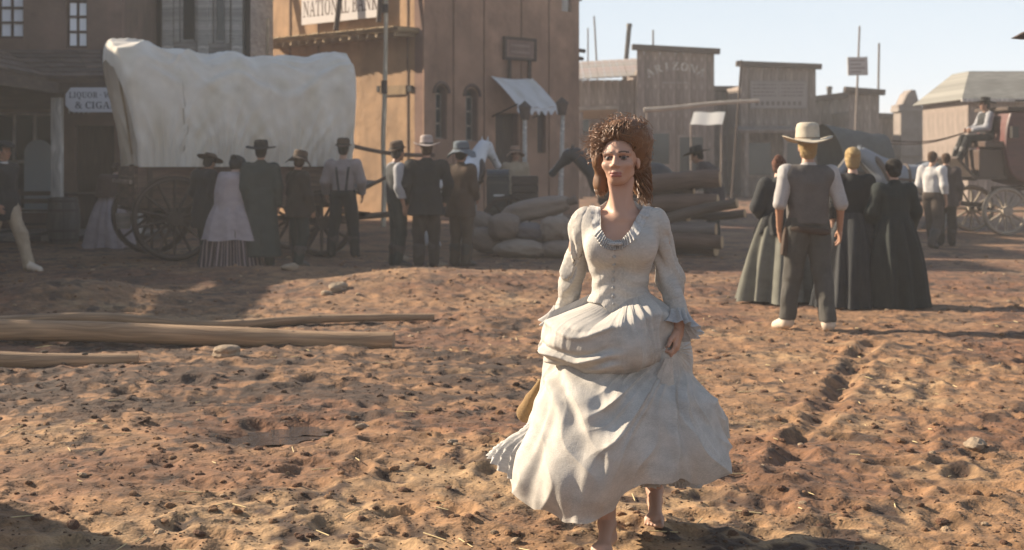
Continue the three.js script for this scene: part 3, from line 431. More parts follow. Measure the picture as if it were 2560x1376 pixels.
{
  const { t, w, top } = falseFront('false_front_shop', 'square false front with wide pale lettered panel', 1852, 2040, 163, 58, { tilt: 7, openings: [[0.25, 1.5, 0.9, 1.3], [0.75, 1.5, 0.9, 1.3]] });
  const m = lettering(1024, 520, '#8f8682', (x, wd, h) => { x.fillStyle = '#5c5350'; x.strokeStyle = '#5c5350'; x.lineWidth = 8; x.strokeRect(14, 14, wd - 28, h - 28); x.fillRect(wd / 2 - 4, 20, 8, 300); const q = mulberry(12); for (const [x0, x1] of [[50, 470], [555, 975]]) for (let r = 0; r < 4; r++) { let xx = x0; while (xx < x1 - 20) { const ln = 18 + q() * 60; x.fillRect(xx, 56 + r * 68, Math.min(ln, x1 - xx), 30); xx += ln + 14; } } for (let k = 0; k < 9; k++) x.fillRect(90 + k * 96, 380, 60, 80); });
  const mats = [farWall[0], farWall[0], farWall[0], farWall[0], m, farWall[0]], s = new THREE.Mesh(new THREE.BoxGeometry(w * 0.76, 1.12, 0.06), mats); s.name = 'sign_panel'; s.userData.label = 'pale panel of weathered lettering'; s.position.set(w * 0.5, top - 1.2, 0.1); t.add(s);
  part(t, 'porch_roof', box(w + 0.6, 0.12, 1.6), farWall[2], [w / 2, top - 2.6, 0.75], [0.12, 0, 0]); for (const xx of [0, 0.5, 1]) part(t, 'post', box(0.13, top - 2.7, 0.13), farWall[3], [xx * w, (top - 2.7) / 2, 1.45]);
}
falseFront('low_board_house', 'low board house between the two false fronts', 1784, 1862, 225, 62, { tilt: 0 });
falseFront('long_low_shed', 'long low shed right of the lettered panel front', 2036, 2150, 250, 60, { tilt: -14, openings: [[0.4, 1.6, 0.8, 1.0]] });
falseFront('parapet_shop', 'small shop front with a stepped parapet below the pole sign', 2122, 2198, 228, 57, { tilt: 6, openings: [[0.5, 1.5, 0.7, 1.6]] });
falseFront('dusty_row_house', 'low row of board fronts behind the grey horse', 2190, 2300, 292, 62, { tilt: 4 });
falseFront('dusty_end_house', 'lowest board front at the far end of the row', 2296, 2425, 325, 66, { tilt: -3 });
{ // gabled belfry
  const p = at(2262, 320, 61), t = thing('belfry', 'narrow belfry with stepped shoulders rising over the far roofs', 'tower', [p.x, 0, -61]);
  const u = (px) => at(px, 0, 61).x - p.x, y = (py) => at(0, py, 61).y;
  const s = new THREE.Shape(); [[2236, 390], [2236, 282], [2230, 280], [2230, 266], [2240, 264], [2252, 238], [2262, 229], [2270, 230], [2276, 252], [2284, 268], [2290, 272], [2290, 282], [2287, 284], [2287, 390]].forEach(([a, b], i) => (i ? s.lineTo(u(a), y(b)) : s.moveTo(u(a), y(b))));
  part(t, 'wall', new THREE.ExtrudeGeometry(s, { depth: 1.1, bevelEnabled: true, bevelSize: 0.03, bevelThickness: 0.03, bevelSegments: 1 }), plaster(0.33, 0.27, 0.235)); part(t, 'base', box(u(2287) - u(2236), y(388), 1.0), plaster(0.31, 0.25, 0.22), [(u(2287) + u(2236)) / 2, y(388) / 2, 0.55]); part(t, 'coping', box(u(2292) - u(2228), 0.12, 1.3), plaster(0.38, 0.32, 0.28), [(u(2292) + u(2228)) / 2, y(276), 0.55]);
}
{ // house with pale hipped roof on the right
  const o = at(2420, 250, 46), w = 6.2, t = thing('hip_roof_house', 'board house with pale sunlit hipped roof at the right edge', 'building', [o.x, 0, -46]);
  const n = 20; for (let i = 0; i < n; i++) part(t, 'plank', box(w / n - 0.012, o.y, 0.06), farWall[(i * 3) % 4], [w / n * (i + 0.5), o.y / 2, 0.008 * (i % 2)]);
  part(t, 'side_wall', box(0.1, o.y, 5), farWall[2], [0.05, o.y / 2, -2.54]); part(t, 'backing', box(w - 0.2, o.y - 0.1, 0.05), MAT.dark, [w / 2, o.y / 2 - 0.05, -0.09]);
  const ry = at(0, 190, 46).y + 0.25, V = [[-0.3, o.y, 0.35], [w + 0.3, o.y, 0.35], [w + 0.3, o.y, -5.3], [-0.3, o.y, -5.3], [0.55, ry, -1.6], [w - 0.55, ry, -1.6], [w - 0.55, ry, -3.4], [0.55, ry, -3.4]];
  const pos = [], idx = []; for (const f of [[0, 1, 5, 4], [1, 2, 6, 5], [2, 3, 7, 6], [3, 0, 4, 7], [4, 5, 6, 7], [3, 2, 1, 0]]) { const k = pos.length / 3; f.forEach((i) => pos.push(...V[i])); idx.push(k, k + 1, k + 2, k, k + 2, k + 3); } const g = finish(pos, pos.flatMap((v, i) => (i % 3 === 2 ? [] : [v])), idx); part(t, 'roof', g, wood(0.27, 0.255, 0.22));
  part(t, 'eave', box(w + 0.6, 0.1, 0.1), MAT.paleTrim, [w / 2, o.y - 0.02, 0.34]);
  const wn = part(t, 'window', box(0.6, 0.8, 0.06), MAT.paleTrim, [3.1, o.y - 1.0, 0.06]); part(wn, 'pane', box(0.48, 0.68, 0.02), dim, [0, 0, 0.03]);
}
{ // small white slanting awning
  const a = at(1726, 312, 50), w = at(1806, 312, 50).x - a.x, t = thing('shop_awning', 'small bright white slanting awning below the long rail', 'awning', [a.x, a.y, -50]);
  part(t, 'canvas', sheet(10, 6, (u, v) => [u * w + 0.22 * v, 0.46 * v + 0.015 * Math.sin(u * 9), -0.75 * v], [1, 1]), new THREE.MeshPhysicalMaterial({ color: rgb(0.82, 0.8, 0.74), roughness: 1, transmission: 0.4, thickness: 0 })); for (const x of [0.03, w - 0.03]) part(t, 'prop', bar([x, 0, 0], [x, -a.y, 0], 0.035), farWall[0]);
}
{ const a = at(1610, 275, 49), b = at(1898, 252, 49), t = thing('long_rail', 'long pale rail pole propped across the far shop fronts', 'pole', [a.x, 0, -49]); part(t, 'rail', bar([0, a.y, 0], [b.x - a.x, b.y, 0], 0.075, 0.055, 8, 0.08, 3), wood(0.62, 0.52, 0.42)); for (const u of [0.03]) part(t, 'prop', bar([u * (b.x - a.x), 0, 0], [u * (b.x - a.x), mix(a.y, b.y, u) - 0.07, 0], 0.05), farWall[0]); part(t, 'prop', bar([0.77 * (b.x - a.x), 0, -0.3], [0.86 * (b.x - a.x), b.y + 1.4, -0.3], 0.04), MAT.darkWood); }
[[1495, 40, 60, 0.035, -8, 'thin leaning pole left of the dark chimney'], [1470, 70, 62, 0.03, 0, 'thinnest upright pole nearest the bank'], [1633, 75, 62, 0.04, 0, 'thin pole rising over the tall false front'], [2196, 108, 60, 0.045, 2, 'thin pole right of the pole sign'], [2412, 420 - 95, 50, 0.04, 0, 'short thin pole beside the hipped house']].forEach(([px, py, d, r, lean, label]) => { const a = at(px, py, d), t = thing('thin_pole', label, 'pole', [a.x, 0, -d], 0, 'poles above the far roofs'); part(t, 'shaft', bar([0.01 * lean * -3, 0, 0], [lean * 0.02, a.y, 0], r * 1.3, r, 7), wood(0.2, 0.17, 0.15)); });
[[1566, 48, 59.5, 0.1, 0.12, 'tall dark stovepipe chimney on the shingled wing', 2.6], [2074, 223, 62.6, 0.11, 0, 'short dark stovepipe on the long low shed', 1.2]].forEach(([px, py, d, r, lean, label, h]) => { const a = at(px, py, d), t = thing('stovepipe', label, 'chimney', [a.x, a.y - h - (h > 2 ? 0.3 : 0), -d]); part(t, 'pipe', bar([-lean, 0, 0], [lean, h, 0], r), MAT.iron); part(t, 'cap', bar([lean, h, 0], [lean, h + 0.12, 0], r * 1.35, r * 1.1), MAT.iron); });
{ const a = at(2143, 166, 55), t = thing('pole_sign', 'square sign board on a tall pole above the parapet shop', 'sign', [a.x, 0, -55]); part(t, 'pole', bar([-0.15, 0, 0], [0.1, at(0, 65, 55).y, 0], 0.055, 0.035), farWall[2]); const m = lettering(256, 224, '#a59b98', (x, w, h) => { x.fillStyle = '#6a605e'; for (let i = 0; i < 4; i++) x.fillRect(30, 34 + i * 46, 190 - (i % 2) * 50, 18); }); const mats = [MAT.paleTrim, MAT.paleTrim, MAT.paleTrim, MAT.paleTrim, m, MAT.paleTrim], s = new THREE.Mesh(new THREE.BoxGeometry(0.84, 0.7, 0.05), mats); s.name = 'board'; s.position.set(0, a.y, 0.09); s.rotation.set(0, 0.25, 0.03); t.add(s); }
{ // edge of a roof reaching in from the right, near the camera
  const a = at(2533, 92, 12), t = thing('eave_beam', 'dark pointed eave end poking in at the upper right edge', 'eave', [a.x, a.y, -12]); const s = new THREE.Shape(); [[0, -0.01], [0.1, 0.045], [1.6, 0.3], [1.6, 0.16], [0.1, -0.02]].forEach(([x, y], i) => (i ? s.lineTo(x, y) : s.moveTo(x, y))); part(t, 'beam', new THREE.ExtrudeGeometry(s, { depth: 0.12, bevelEnabled: false }), MAT.darkWood, [0, 0, -0.06]); part(t, 'post', box(0.14, a.y + 0.2, 0.14), MAT.darkWood, [1.5, -a.y / 2 + 0.1, 0.13]);
}
{ // houses of the near left row, out of frame, whose shadow crosses the street
  const b = thing('street_row_house', 'tall brown house of the left row standing out of frame', 'building', [-14.8, 0, -28.3]); part(b, 'wall', box(7, 9.8, 1.9), plaster(0.24, 0.16, 0.12), [0, 4.9, 0]); part(b, 'roof', box(7.2, 0.25, 1.95), MAT.darkWood, [0, 9.93, 0]);
  const b2 = thing('street_row_hall', 'lower brown hall of the left row standing out of frame', 'building', [-14.8, 0, -25.05]); part(b2, 'wall', box(7, 5.75, 4.3), plaster(0.22, 0.15, 0.115), [0, 2.875, 0]); part(b2, 'roof', box(7.2, 0.25, 4.35), MAT.darkWood, [0, 5.88, 0]);
  const lw = thing('street_row_store', 'long low store of the left row behind the porch, out of frame', 'building', [-14.6, 0, -17.7]); part(lw, 'wall', box(7, 3.75, 10), plaster(0.24, 0.16, 0.12), [0, 1.875, 0]); part(lw, 'roof', box(7.1, 0.2, 10.1), MAT.darkWood, [0, 3.86, 0]);
  const s = thing('added_shadow_tent', 'unseen tent shape added left of the camera to cast a shadow', 'tent', [-6.5, 0, -6.25]); // ridge along x; invented tent, shaped so its far slope shadows the lower left
  for (const k of [-1, 1]) part(s, 'canvas', sheet(12, 10, (u, v) => [-2.4 + 4.8 * u, 2.62 * (1 - v) - 0.05 * Math.sin(Math.PI * v), k * (1.78 * v + 0.01)], [4.8, 3]), cloth(0.5, 0.45, 0.38)); for (const x of [-2.38, 2.38]) part(s, 'pole', bar([x, 0, 0], [x, 2.6, 0], 0.04), MAT.pole);
  for (const x of [-2.36, 2.36]) part(s, 'end_flap', finish([x, 0, -1.74, x, 0, 1.74, x, 2.58, 0], [0, 0, 3, 0, 1.5, 2.6], [0, 1, 2]), cloth(0.46, 0.41, 0.35));
}
// ------------------------------------------------------------------ wagon, timber, sacks, barrels
function wheel(parent, r, pos, turn = 0, spokes = 12, mat = MAT.darkWood, w = 0.06) {
  const t = part(parent, 'wheel', new THREE.CylinderGeometry(0.11, 0.11, 0.2, 14).rotateX(Math.PI / 2), mat, pos, [0, turn, 0]);
  part(t, 'rim', new THREE.TorusGeometry(r - 0.05, 0.042, 6, 36), mat); part(t, 'tyre', new THREE.CylinderGeometry(r, r, w, 40, 1, true).rotateX(Math.PI / 2), MAT.iron);
  const g = bar([0, 0.09, 0], [0, r - 0.05, 0], 0.028, 0.022, 6); for (let i = 0; i < spokes; i++) part(t, 'spoke', g, mat, [0, 0, 0], [0, 0, i / spokes * 2 * Math.PI]); return t;
}
{ // covered wagon: rear end to the left and a little towards the camera
  const c = at(585, 640, 23.4), t = thing('covered_wagon', 'covered freight wagon with big sagging off-white canvas top', 'wagon', [c.x, 0, -23.4], 0.44);
  const L = 3.38, HW = 0.86, B = 1.45;
  const top = table([[-0.5, 1.98], [-0.42, 2.08], [-0.3, 1.92], [-0.16, 1.86], [-0.04, 1.9], [0.05, 1.84], [0.13, 1.9], [0.25, 1.83], [0.36, 1.9], [0.44, 1.94], [0.5, 1.86]]);
  const canvas = (u, v) => {
    let s = u * 1.12 - 0.56, shrink = 1, push = 0;                       // past the ends the cover curls in to a puckered rim
    if (s < -0.5) { const e = (-0.5 - s) / 0.06; shrink = 1 - 0.16 * e * e; push = -0.07 * Math.sin(e * 1.8); s = -0.5; } else if (s > 0.5) { const e = (s - 0.5) / 0.06; shrink = 1 - 0.26 * e * e; push = 0.08 * Math.sin(e * 1.8); s = 0.5; }
    const a = Math.PI * v, ca = Math.cos(a), sa = Math.sin(a), H = top(1, s);
    const bow = Math.pow(Math.abs(Math.cos((s + 0.5) * Math.PI * 4)), 3), sag = 1 - 0.045 * (1 - bow) * sa;
    let w = HW * (0.97 + 0.14 * sa) * sag, y = Math.pow(sa, 0.62) * H * sag * shrink;
    const X = s * L + push + (s < 0 ? -0.3 : 0.16) * Math.pow(Math.abs(s) * 2, 4) * sa + (s < -0.3 ? 0.09 * (1 - sa) : 0);
    let z = -ca * w * mix(1, shrink, 0.8), n = 0;
    // taut creases fanning from the tie-downs, slack swags between the bows
    for (const [tx, amp, fr, reach] of [[-0.1, 0.05, 17, 1.0], [0.2, 0.055, 15, 1.1], [-0.42, 0.04, 14, 1.2], [0.46, 0.045, 14, 1.1]]) { const dx = (s - tx) * L, dy = y + 0.25, an = Math.atan2(dx, dy), rr = Math.hypot(dx, dy), w2 = Math.sin(an * fr + 1.4 * noise2(s * 5 + tx * 9, v * 5)); n += amp * (1 - 1.6 * Math.abs(w2)) * Math.exp(-Math.pow(rr / reach, 2)) * smooth(0.1, 0.5, rr); }
    for (const [vc, am, ph] of [[0.3, 0.05, 0.4], [0.2, 0.036, 2.1], [0.4, 0.03, 1.2]]) { const c = vc + 0.05 * Math.sin((s + 0.5) * 12.6 + ph) + 0.03 * noise2(s * 6, vc * 9), q = (Math.min(v, 1 - v) - c) / 0.022; n += am * (Math.exp(-q * q) - 0.6 * Math.exp(-((q - 1.7) ** 2))) * (0.35 + 0.65 * noise2(s * 9 + ph * 3, 4)); }
    n += 0.022 * fbm(s * 6, v * 4 + 3, 2) + 0.006 * noise2(s * 40 + v * 20, v * 14) * sa;
    for (const [k, am, sd] of [[1, 0.045, 3], [-1, 0.04, 11]]) { const w1 = noise2(s * 3.2 + k * v * 3.4 + sd, (v - k * s * 0.5) * 1.3 + sd) + 0.25 * noise2(s * 9 + sd, v * 8), c1 = Math.max(0, 1 - Math.abs(w1) * 5); n += am * c1 * c1 * sa; }
    z += -ca * n * 1.4; y += sa * n * 0.9;
    return [X, B + y, z];
  };
  part(t, 'canvas_cover', sheet(190, 90, canvas, [5, 5]), new THREE.MeshPhysicalMaterial({ color: rgb(0.82, 0.76, 0.69), roughness: 1, transmission: 0.22, thickness: 0, map: texCanvas, bumpMap: texClothBump, bumpScale: 0.003 }));
  for (const s of [-0.47, -0.25, 0, 0.25, 0.47]) part(t, 'bow', sheet(24, 6, (u, v) => { const p = canvas((s + 0.56) / 1.12, 0.01 + u * 0.98), cx = 0, k = 0.87, a = v * 6.283; return [p[0] + 0.02 * Math.cos(a), B + (p[1] - B) * k + 0.02 * Math.sin(a), p[2] * k + cx]; }, [3, 0.2]), MAT.pole);
  for (const z of [-0.72, 0.72]) for (let j = 0; j < 4; j++) part(t, 'side_plank', box(L, 0.155, 0.035, 0.006), j % 2 ? wood(0.17, 0.1, 0.075) : wood(0.2, 0.125, 0.09), [0, 0.9 + j * 0.16, z]);
  for (const z of [-0.755, 0.755]) for (const x of [-1.5, -0.75, 0, 0.75, 1.5]) part(t, 'stake', box(0.07, 0.72, 0.04), MAT.darkWoodV, [x, 1.12, z]);
  for (const x of [-L / 2 - 0.02, L / 2 + 0.02]) for (let j = 0; j < 4; j++) part(t, 'end_plank', box(0.035, 0.155, 1.4, 0.006), wood(0.19, 0.12, 0.085), [x, 0.9 + j * 0.16, 0]);
  for (let i = 0; i < 8; i++) part(t, 'floor_plank', box(L, 0.03, 0.17), MAT.darkWood, [0, 0.8, -0.62 + i * 0.177]);
  part(t, 'tailgate', box(0.04, 0.06, 1.5), wood(0.36, 0.26, 0.2), [-L / 2 - 0.1, 1.22, 0]);
  for (const x of [-1.15, 1.2]) { part(t, 'axle', bar([x, x < 0 ? 0.66 : 0.54, -0.85], [x, x < 0 ? 0.66 : 0.54, 0.85], 0.055), MAT.darkWood); part(t, 'bolster', box(0.16, 0.14, 1.3), MAT.darkWood, [x, 0.71, 0]); }
  for (const z of [-0.88, 0.88]) { wheel(t, 0.66, [-1.15, 0.66, z], 0, 14); wheel(t, 0.54, [1.2, 0.54, z], 0, 12); }
  part(t, 'reach', box(2.6, 0.08, 0.08), MAT.darkWood, [0, 0.6, 0]);
  part(t, 'tongue', bar([1.4, 0.55, 0], [4.1, 0.72, 0.1], 0.055, 0.045, 8, 0.02, 3), MAT.darkWood); part(t, 'double_tree', bar([1.95, 0.66, -0.75], [2.05, 0.66, 0.75], 0.04), MAT.darkWood); part(t, 'brake_lever', bar([1.5, 0.9, 0.9], [2.3, 1.28, 0.95], 0.03), MAT.darkWood); part(t, 'foot_board', box(0.5, 0.04, 1.3), MAT.greyWood, [2.0, 1.12, 0], [0, 0, 0.3]);
  part(t, 'bucket', new THREE.CylinderGeometry(0.13, 0.1, 0.24, 14, 1, true), MAT.greyWood, [-1.85, 0.62, 0.5]);
}
{ // slack rope from the wagon
  const a = at(868, 362, 24.2), b = at(1085, 388, 25.2), c = thing('lead_rope', 'slack brown rope running from wagon front towards the white horse', 'rope'); const pts = []; for (let i = 0; i <= 12; i++) { const u = i / 12, p = a.clone().lerp(b, u); p.y -= 0.06 * Math.sin(Math.PI * u); pts.push(p); } part(c, 'strand', new THREE.TubeGeometry(new THREE.CatmullRomCurve3(pts), 30, 0.035, 6), plain(0.1, 0.06, 0.04, 0.9));
}
// long poles lying across the left foreground
const logM = wood(0.46, 0.29, 0.165, { bumpScale: 0.012 });
[[[-300, 838, 0.1], [985, 862, 0.075], 'thick peeled pole lying across the left foreground', 11], [[-200, 852 - 42, 0.055], [1085, 796, 0.035], 'thin peeled pole lying behind the thick one', 17], [[-260, 905, 0.085], [345, 905, 0.05], 'short tapering pole stub nearest at the left edge', 23]].forEach(([p, q, label, seed]) => {
  const A = groundAt(p[0], p[1] + 22), B = groundAt(q[0], q[1] + 10), t = thing('peeled_pole', label, 'pole', [0, 0, 0], 0, 'peeled poles on the ground');
  A.y = Math.max(0, A.y) + p[2] + 0.03; B.y = Math.max(0, B.y) + q[2] * 0.8; part(t, 'trunk', bar(A.toArray(), B.toArray(), p[2], q[2], 16, 0.05, seed), logM);
  const qn = mulberry(seed); for (let i = 0; i < 4; i++) { const u = 0.15 + 0.2 * i + 0.1 * qn(), c = A.clone().lerp(B, u), r = mix(p[2], q[2], u); part(t, 'knot', new THREE.SphereGeometry(r * 0.3, 8, 6).scale(1.5, 0.6, 0.6), MAT.bark, [c.x, c.y + r * 0.62, c.z + r * 0.6]); }
});
{ // log pile: [x0,y0,x1,y1 in plate pixels at that depth, radius px, depth]
  const logs = [[1560, 462, 1800, 448, 25, 23.2], [1500, 488, 1735, 482, 17, 23.5], [1560, 520, 1795, 505, 22, 23.1], [1660, 552, 1842, 508, 15, 22.8], [1560, 548, 1720, 540, 21, 23.3], [1700, 540, 1862, 534, 12, 23.5], [1570, 572, 1790, 574, 18, 23.0], [1540, 590, 1640, 588, 20, 23.4], [1600, 605, 1805, 606, 19, 22.9], [1540, 630, 1680, 626, 20, 23.0], [1690, 632, 1790, 630, 15, 23.3]];
  const names = ['longest thick log on top of the pile', 'slim log right under the top log', 'stout log with a blunt end high in the pile', 'slanting log leaning up to the right in the pile', 'short thick log behind the woman in the pile', 'thin dark log sticking out farthest right', 'greyish split log in the middle of the pile', 'log low at the left end of the pile', 'wide log second from the ground in the pile', 'bottom left log of the pile', 'bottom right short log of the pile'];
  logs.forEach(([x0, y0, x1, y1, r, d], i) => {
    const a = at(x0, y0, d + 0.2), b = at(x1, y1, d - 0.25), rr = r / F * d, t = thing('log', names[i], 'log', [0, 0, 0], 0, 'stacked logs'); a.y = Math.max(a.y, rr); b.y = Math.max(b.y, rr);
    part(t, 'bark', bar(a.toArray(), b.toArray(), rr, rr * 0.9, 14, 0.04, 31 + i * 7), i === 6 ? wood(0.2, 0.165, 0.15, { bumpScale: 0.015 }) : i % 2 ? MAT.bark : wood(0.17, 0.1, 0.068, { bumpScale: 0.03 })); const dd = b.clone().sub(a).normalize(), e = b.clone().addScaledVector(dd, 0.012); part(t, 'cut_end', bar(b.toArray(), e.toArray(), rr * 0.82, rr * 0.8, 14), MAT.cutEnd);
  });
}
{ // sacks
  const sackM = [cloth(0.29, 0.215, 0.165), cloth(0.23, 0.165, 0.125), cloth(0.33, 0.25, 0.19)], dk = cloth(0.17, 0.135, 0.125);
  const S = [[1340, 522, 0.58, 0.17, 0.27, 23.6, -0.18, 'long sack lying across the top of the sack pile'], [1262, 567, 0.28, 0.21, 0.3, 23.0, 0, 'round sack end at the left front of the pile'], [1390, 572, 0.27, 0.2, 0.3, 22.9, 0, 'round sack end at the right front of the pile'], [1328, 582, 0.3, 0.16, 0.28, 23.0, 0.1, 'dark crumpled sack between the two round ones'], [1215, 600, 0.28, 0.2, 0.3, 23.2, 0.25, 'slumped sack at the left foot of the pile'], [1300, 622, 0.42, 0.15, 0.32, 22.8, 0, 'flattened sack at the front foot of the pile'], [1405, 622, 0.34, 0.15, 0.3, 22.8, 0, 'flattened sack at the right foot of the pile'], [1200, 560, 0.24, 0.2, 0.28, 23.9, 0.4, 'pale sack behind the brown coated man']];
  S.forEach(([px, py, a, b, c, d, rot, label], i) => {
    const p = at(px, py, d), t = thing('sack', label, 'sack', [p.x, Math.max(0.12, p.y), -d], 0, 'piled sacks'); t.rotation.z = rot * -1;
    const g = new THREE.SphereGeometry(1, 40, 26), q = g.attributes.position; for (let k = 0; k < q.count; k++) { let x = q.getX(k), y = q.getY(k), z = q.getZ(k); const sp = (v, e) => Math.sign(v) * Math.pow(Math.abs(v), e); x = sp(x, 0.75); y = sp(y, 0.85); z = sp(z, 0.75); const n = 1 + 0.1 * noise3(x * 1.6 + i * 3, y * 1.6, z * 1.6) + 0.05 * noise3(x * 5 + i, y * 5, z * 5) + 0.03 * Math.sin(x * 14 + 4 * noise2(y * 3, i)) * (1 - y * y); q.setXYZ(k, x * a * n, (y - 0.12 * x * x) * b * n, z * c * n); } g.computeVertexNormals();
    const u = g.attributes.uv; for (let k = 0; k < u.count; k++) u.setXY(k, u.getX(k) * 1.8, u.getY(k) * 0.9); part(t, 'cloth_body', g, i === 3 ? dk : sackM[i % 3]); part(t, 'tied_mouth', bar([a * 0.9, 0, 0], [a + 0.1, 0.03, 0.02], 0.05, 0.08, 8), sackM[(i + 1) % 3]);
  });
}
function barrel(px, pyBase, d, h, r, label, m, tilt) {
  const p = at(px, pyBase, d), t = thing('barrel', label, 'barrel', [p.x, Math.max(0, p.y), -d]); const n = 14; if (tilt) t.rotation.z = tilt;
  for (let i = 0; i < n; i++) { const a0 = i / n * 6.2832, a1 = (i + 0.94) / n * 6.2832; part(t, 'stave', sheet(3, 8, (u, v) => { const a = mix(a0, a1, u), rr = r * (0.84 + 0.16 * Math.sin(Math.PI * v)) - (u === 0 || u === 1 ? 0.006 : 0); return [rr * Math.cos(a), v * h, -rr * Math.sin(a)]; }, [0.2, h]), m[i % m.length]); }
  for (const v of [0.08, 0.28, 0.72, 0.92]) { const rr = r * (0.84 + 0.16 * Math.sin(Math.PI * v)) + 0.006; part(t, 'hoop', new THREE.CylinderGeometry(rr, rr, 0.04, 28, 1, true), MAT.iron, [0, v * h, 0]); }
  part(t, 'lid', new THREE.CylinderGeometry(r * 0.83, r * 0.83, 0.03, 24), m[0], [0, h - 0.05, 0]); return t;
}
barrel(158, 608, 26.4, 0.84, 0.3, 'dark weathered barrel at the foot of the white porch post', [woodV(0.11, 0.1, 0.095), woodV(0.085, 0.078, 0.075)]);
barrel(296, 190, 28.0, 0.36, 0.17, 'small pale keg standing on the porch roof', [woodV(0.4, 0.35, 0.29), woodV(0.34, 0.3, 0.25)]);
{ // bench on the porch
  const p = at(92, 566, 28.2), t = thing('porch_bench', 'dark slatted bench before the saloon window', 'bench', [p.x, 0.13, -28.2]); for (let i = 0; i < 3; i++) part(t, 'seat', box(0.95, 0.03, 0.11), MAT.darkWood, [0, 0.42, -0.13 + i * 0.13]); for (let i = 0; i < 2; i++) part(t, 'backrest', box(0.95, 0.09, 0.03), MAT.darkWood, [0, 0.6 + i * 0.15, -0.22]); for (const x of [-0.42, 0.42]) { part(t, 'leg', box(0.06, 0.42, 0.06), MAT.darkWood, [x, 0.2, 0.13]); part(t, 'leg', box(0.06, 0.85, 0.06), MAT.darkWood, [x, 0.41, -0.2]); } part(t, 'stretcher', box(0.9, 0.05, 0.04), MAT.darkWood, [0, 0.16, 0.13]);
}
{ const p = at(205, 520, 28.3), t = thing('porch_table', 'dark table on the porch beside the barrel', 'table', [p.x, 0.13, -28.3]); part(t, 'top', box(0.9, 0.05, 0.6, 0.01), MAT.darkWood, [0, 0.74, 0]); for (const x of [-0.38, 0.38]) for (const z of [-0.24, 0.24]) part(t, 'leg', box(0.06, 0.73, 0.06), MAT.darkWood, [x, 0.36, z]); }
{ // loaded handcart behind the sacks
  const p = at(1280, 540, 27), t = thing('freight_cart', 'low freight cart loaded behind the sack pile', 'cart', [p.x, 0, -27]); for (let i = 0; i < 5; i++) part(t, 'bed_plank', box(1.5, 0.05, 0.19), MAT.darkWood, [0, 0.5, -0.4 + i * 0.2]); for (const z of [-0.6, 0.6]) wheel(t, 0.45, [-0.1, 0.45, z], 0, 10); part(t, 'axle', bar([-0.1, 0.45, -0.6], [-0.1, 0.45, 0.6], 0.04), MAT.darkWood); part(t, 'shaft', bar([0.7, 0.5, 0.35], [1.4, 0.3, 0.35], 0.035), MAT.darkWood);
  const tr = thing('black_trunk', 'tall black leather trunk on the freight cart', 'trunk', [at(1245, 0, 27).x, 0.526, -26.95]); part(tr, 'body', box(0.42, 0.72, 0.5, 0.03), plain(0.022, 0.022, 0.022, 0.4)); tr.children[0].position.y = 0.36; for (const y of [0.12, 0.6]) part(tr, 'strap', box(0.432, 0.05, 0.512), plain(0.05, 0.045, 0.04, 0.5), [0, y, 0]); part(tr, 'clasp', box(0.2, 0.035, 0.02), plain(0.5, 0.5, 0.52, 0.3, { metalness: 0.8 }), [0.02, 0.36, 0.255]); part(tr, 'lid', new THREE.CylinderGeometry(0.25, 0.25, 0.418, 18, 1, false, 0, Math.PI).rotateZ(Math.PI / 2).rotateY(Math.PI).scale(1, 0.5, 1), plain(0.028, 0.027, 0.027, 0.4), [0, 0.722, 0]);
  const cr = thing('brown_crate', 'brown wooden crate with rounded corner beside the black trunk', 'crate', [at(1312, 0, 27).x, 0.526, -27]); for (let j = 0; j < 3; j++) part(cr, 'slat', box(0.5, 0.155, 0.46, 0.02), j % 2 ? wood(0.075, 0.05, 0.038) : wood(0.09, 0.06, 0.045), [0, 0.32 + j * 0.16, 0]); part(cr, 'foot', box(0.46, 0.24, 0.42), wood(0.16, 0.13, 0.12), [0, 0.12, 0]);
}
// stones
[[565, 900, 0.09, 'flat grey stone before the thick pole'], [845, 742, 0.1, 'pale angular stone on the sunlit mound'], [815, 748, 0.06, 'smaller pale stone beside the angular one'], [905, 1068, 0.03, 'small pale stone near the puddle'], [1130, 1118, 0.025, 'small stone left of the white petticoat'], [1010, 655, 0.1, 'round pale stone at the feet of the crowd'], [1095, 668, 0.12, 'larger pale stone below the brown coated man'], [725, 692, 0.09, 'pale stone in front of the short man'], [2440, 1128, 0.06, 'low pale slab half buried at the right']].forEach(([px, py, r, label], i) => {
  const p = groundAt(px, py), g = new THREE.IcosahedronGeometry(r, 3), q = g.attributes.position; for (let k = 0; k < q.count; k++) { const x = q.getX(k) / r, y = q.getY(k) / r, z = q.getZ(k) / r, n = 1 + 0.3 * noise3(x * 1.3 + i * 5, y * 1.3, z * 1.3) + 0.08 * noise3(x * 4, y * 4 + i, z * 4); q.setXYZ(k, x * r * n * 1.3, y * r * n * 0.62, z * r * n); } g.computeVertexNormals();
  const m = new THREE.Mesh(g, plaster(0.42, 0.31, 0.21)); m.name = numbered('stone'); m.position.set(p.x, p.y + r * 0.22, p.z); m.rotation.y = i; scene.add(m); tag(m, label, 'stone');
});
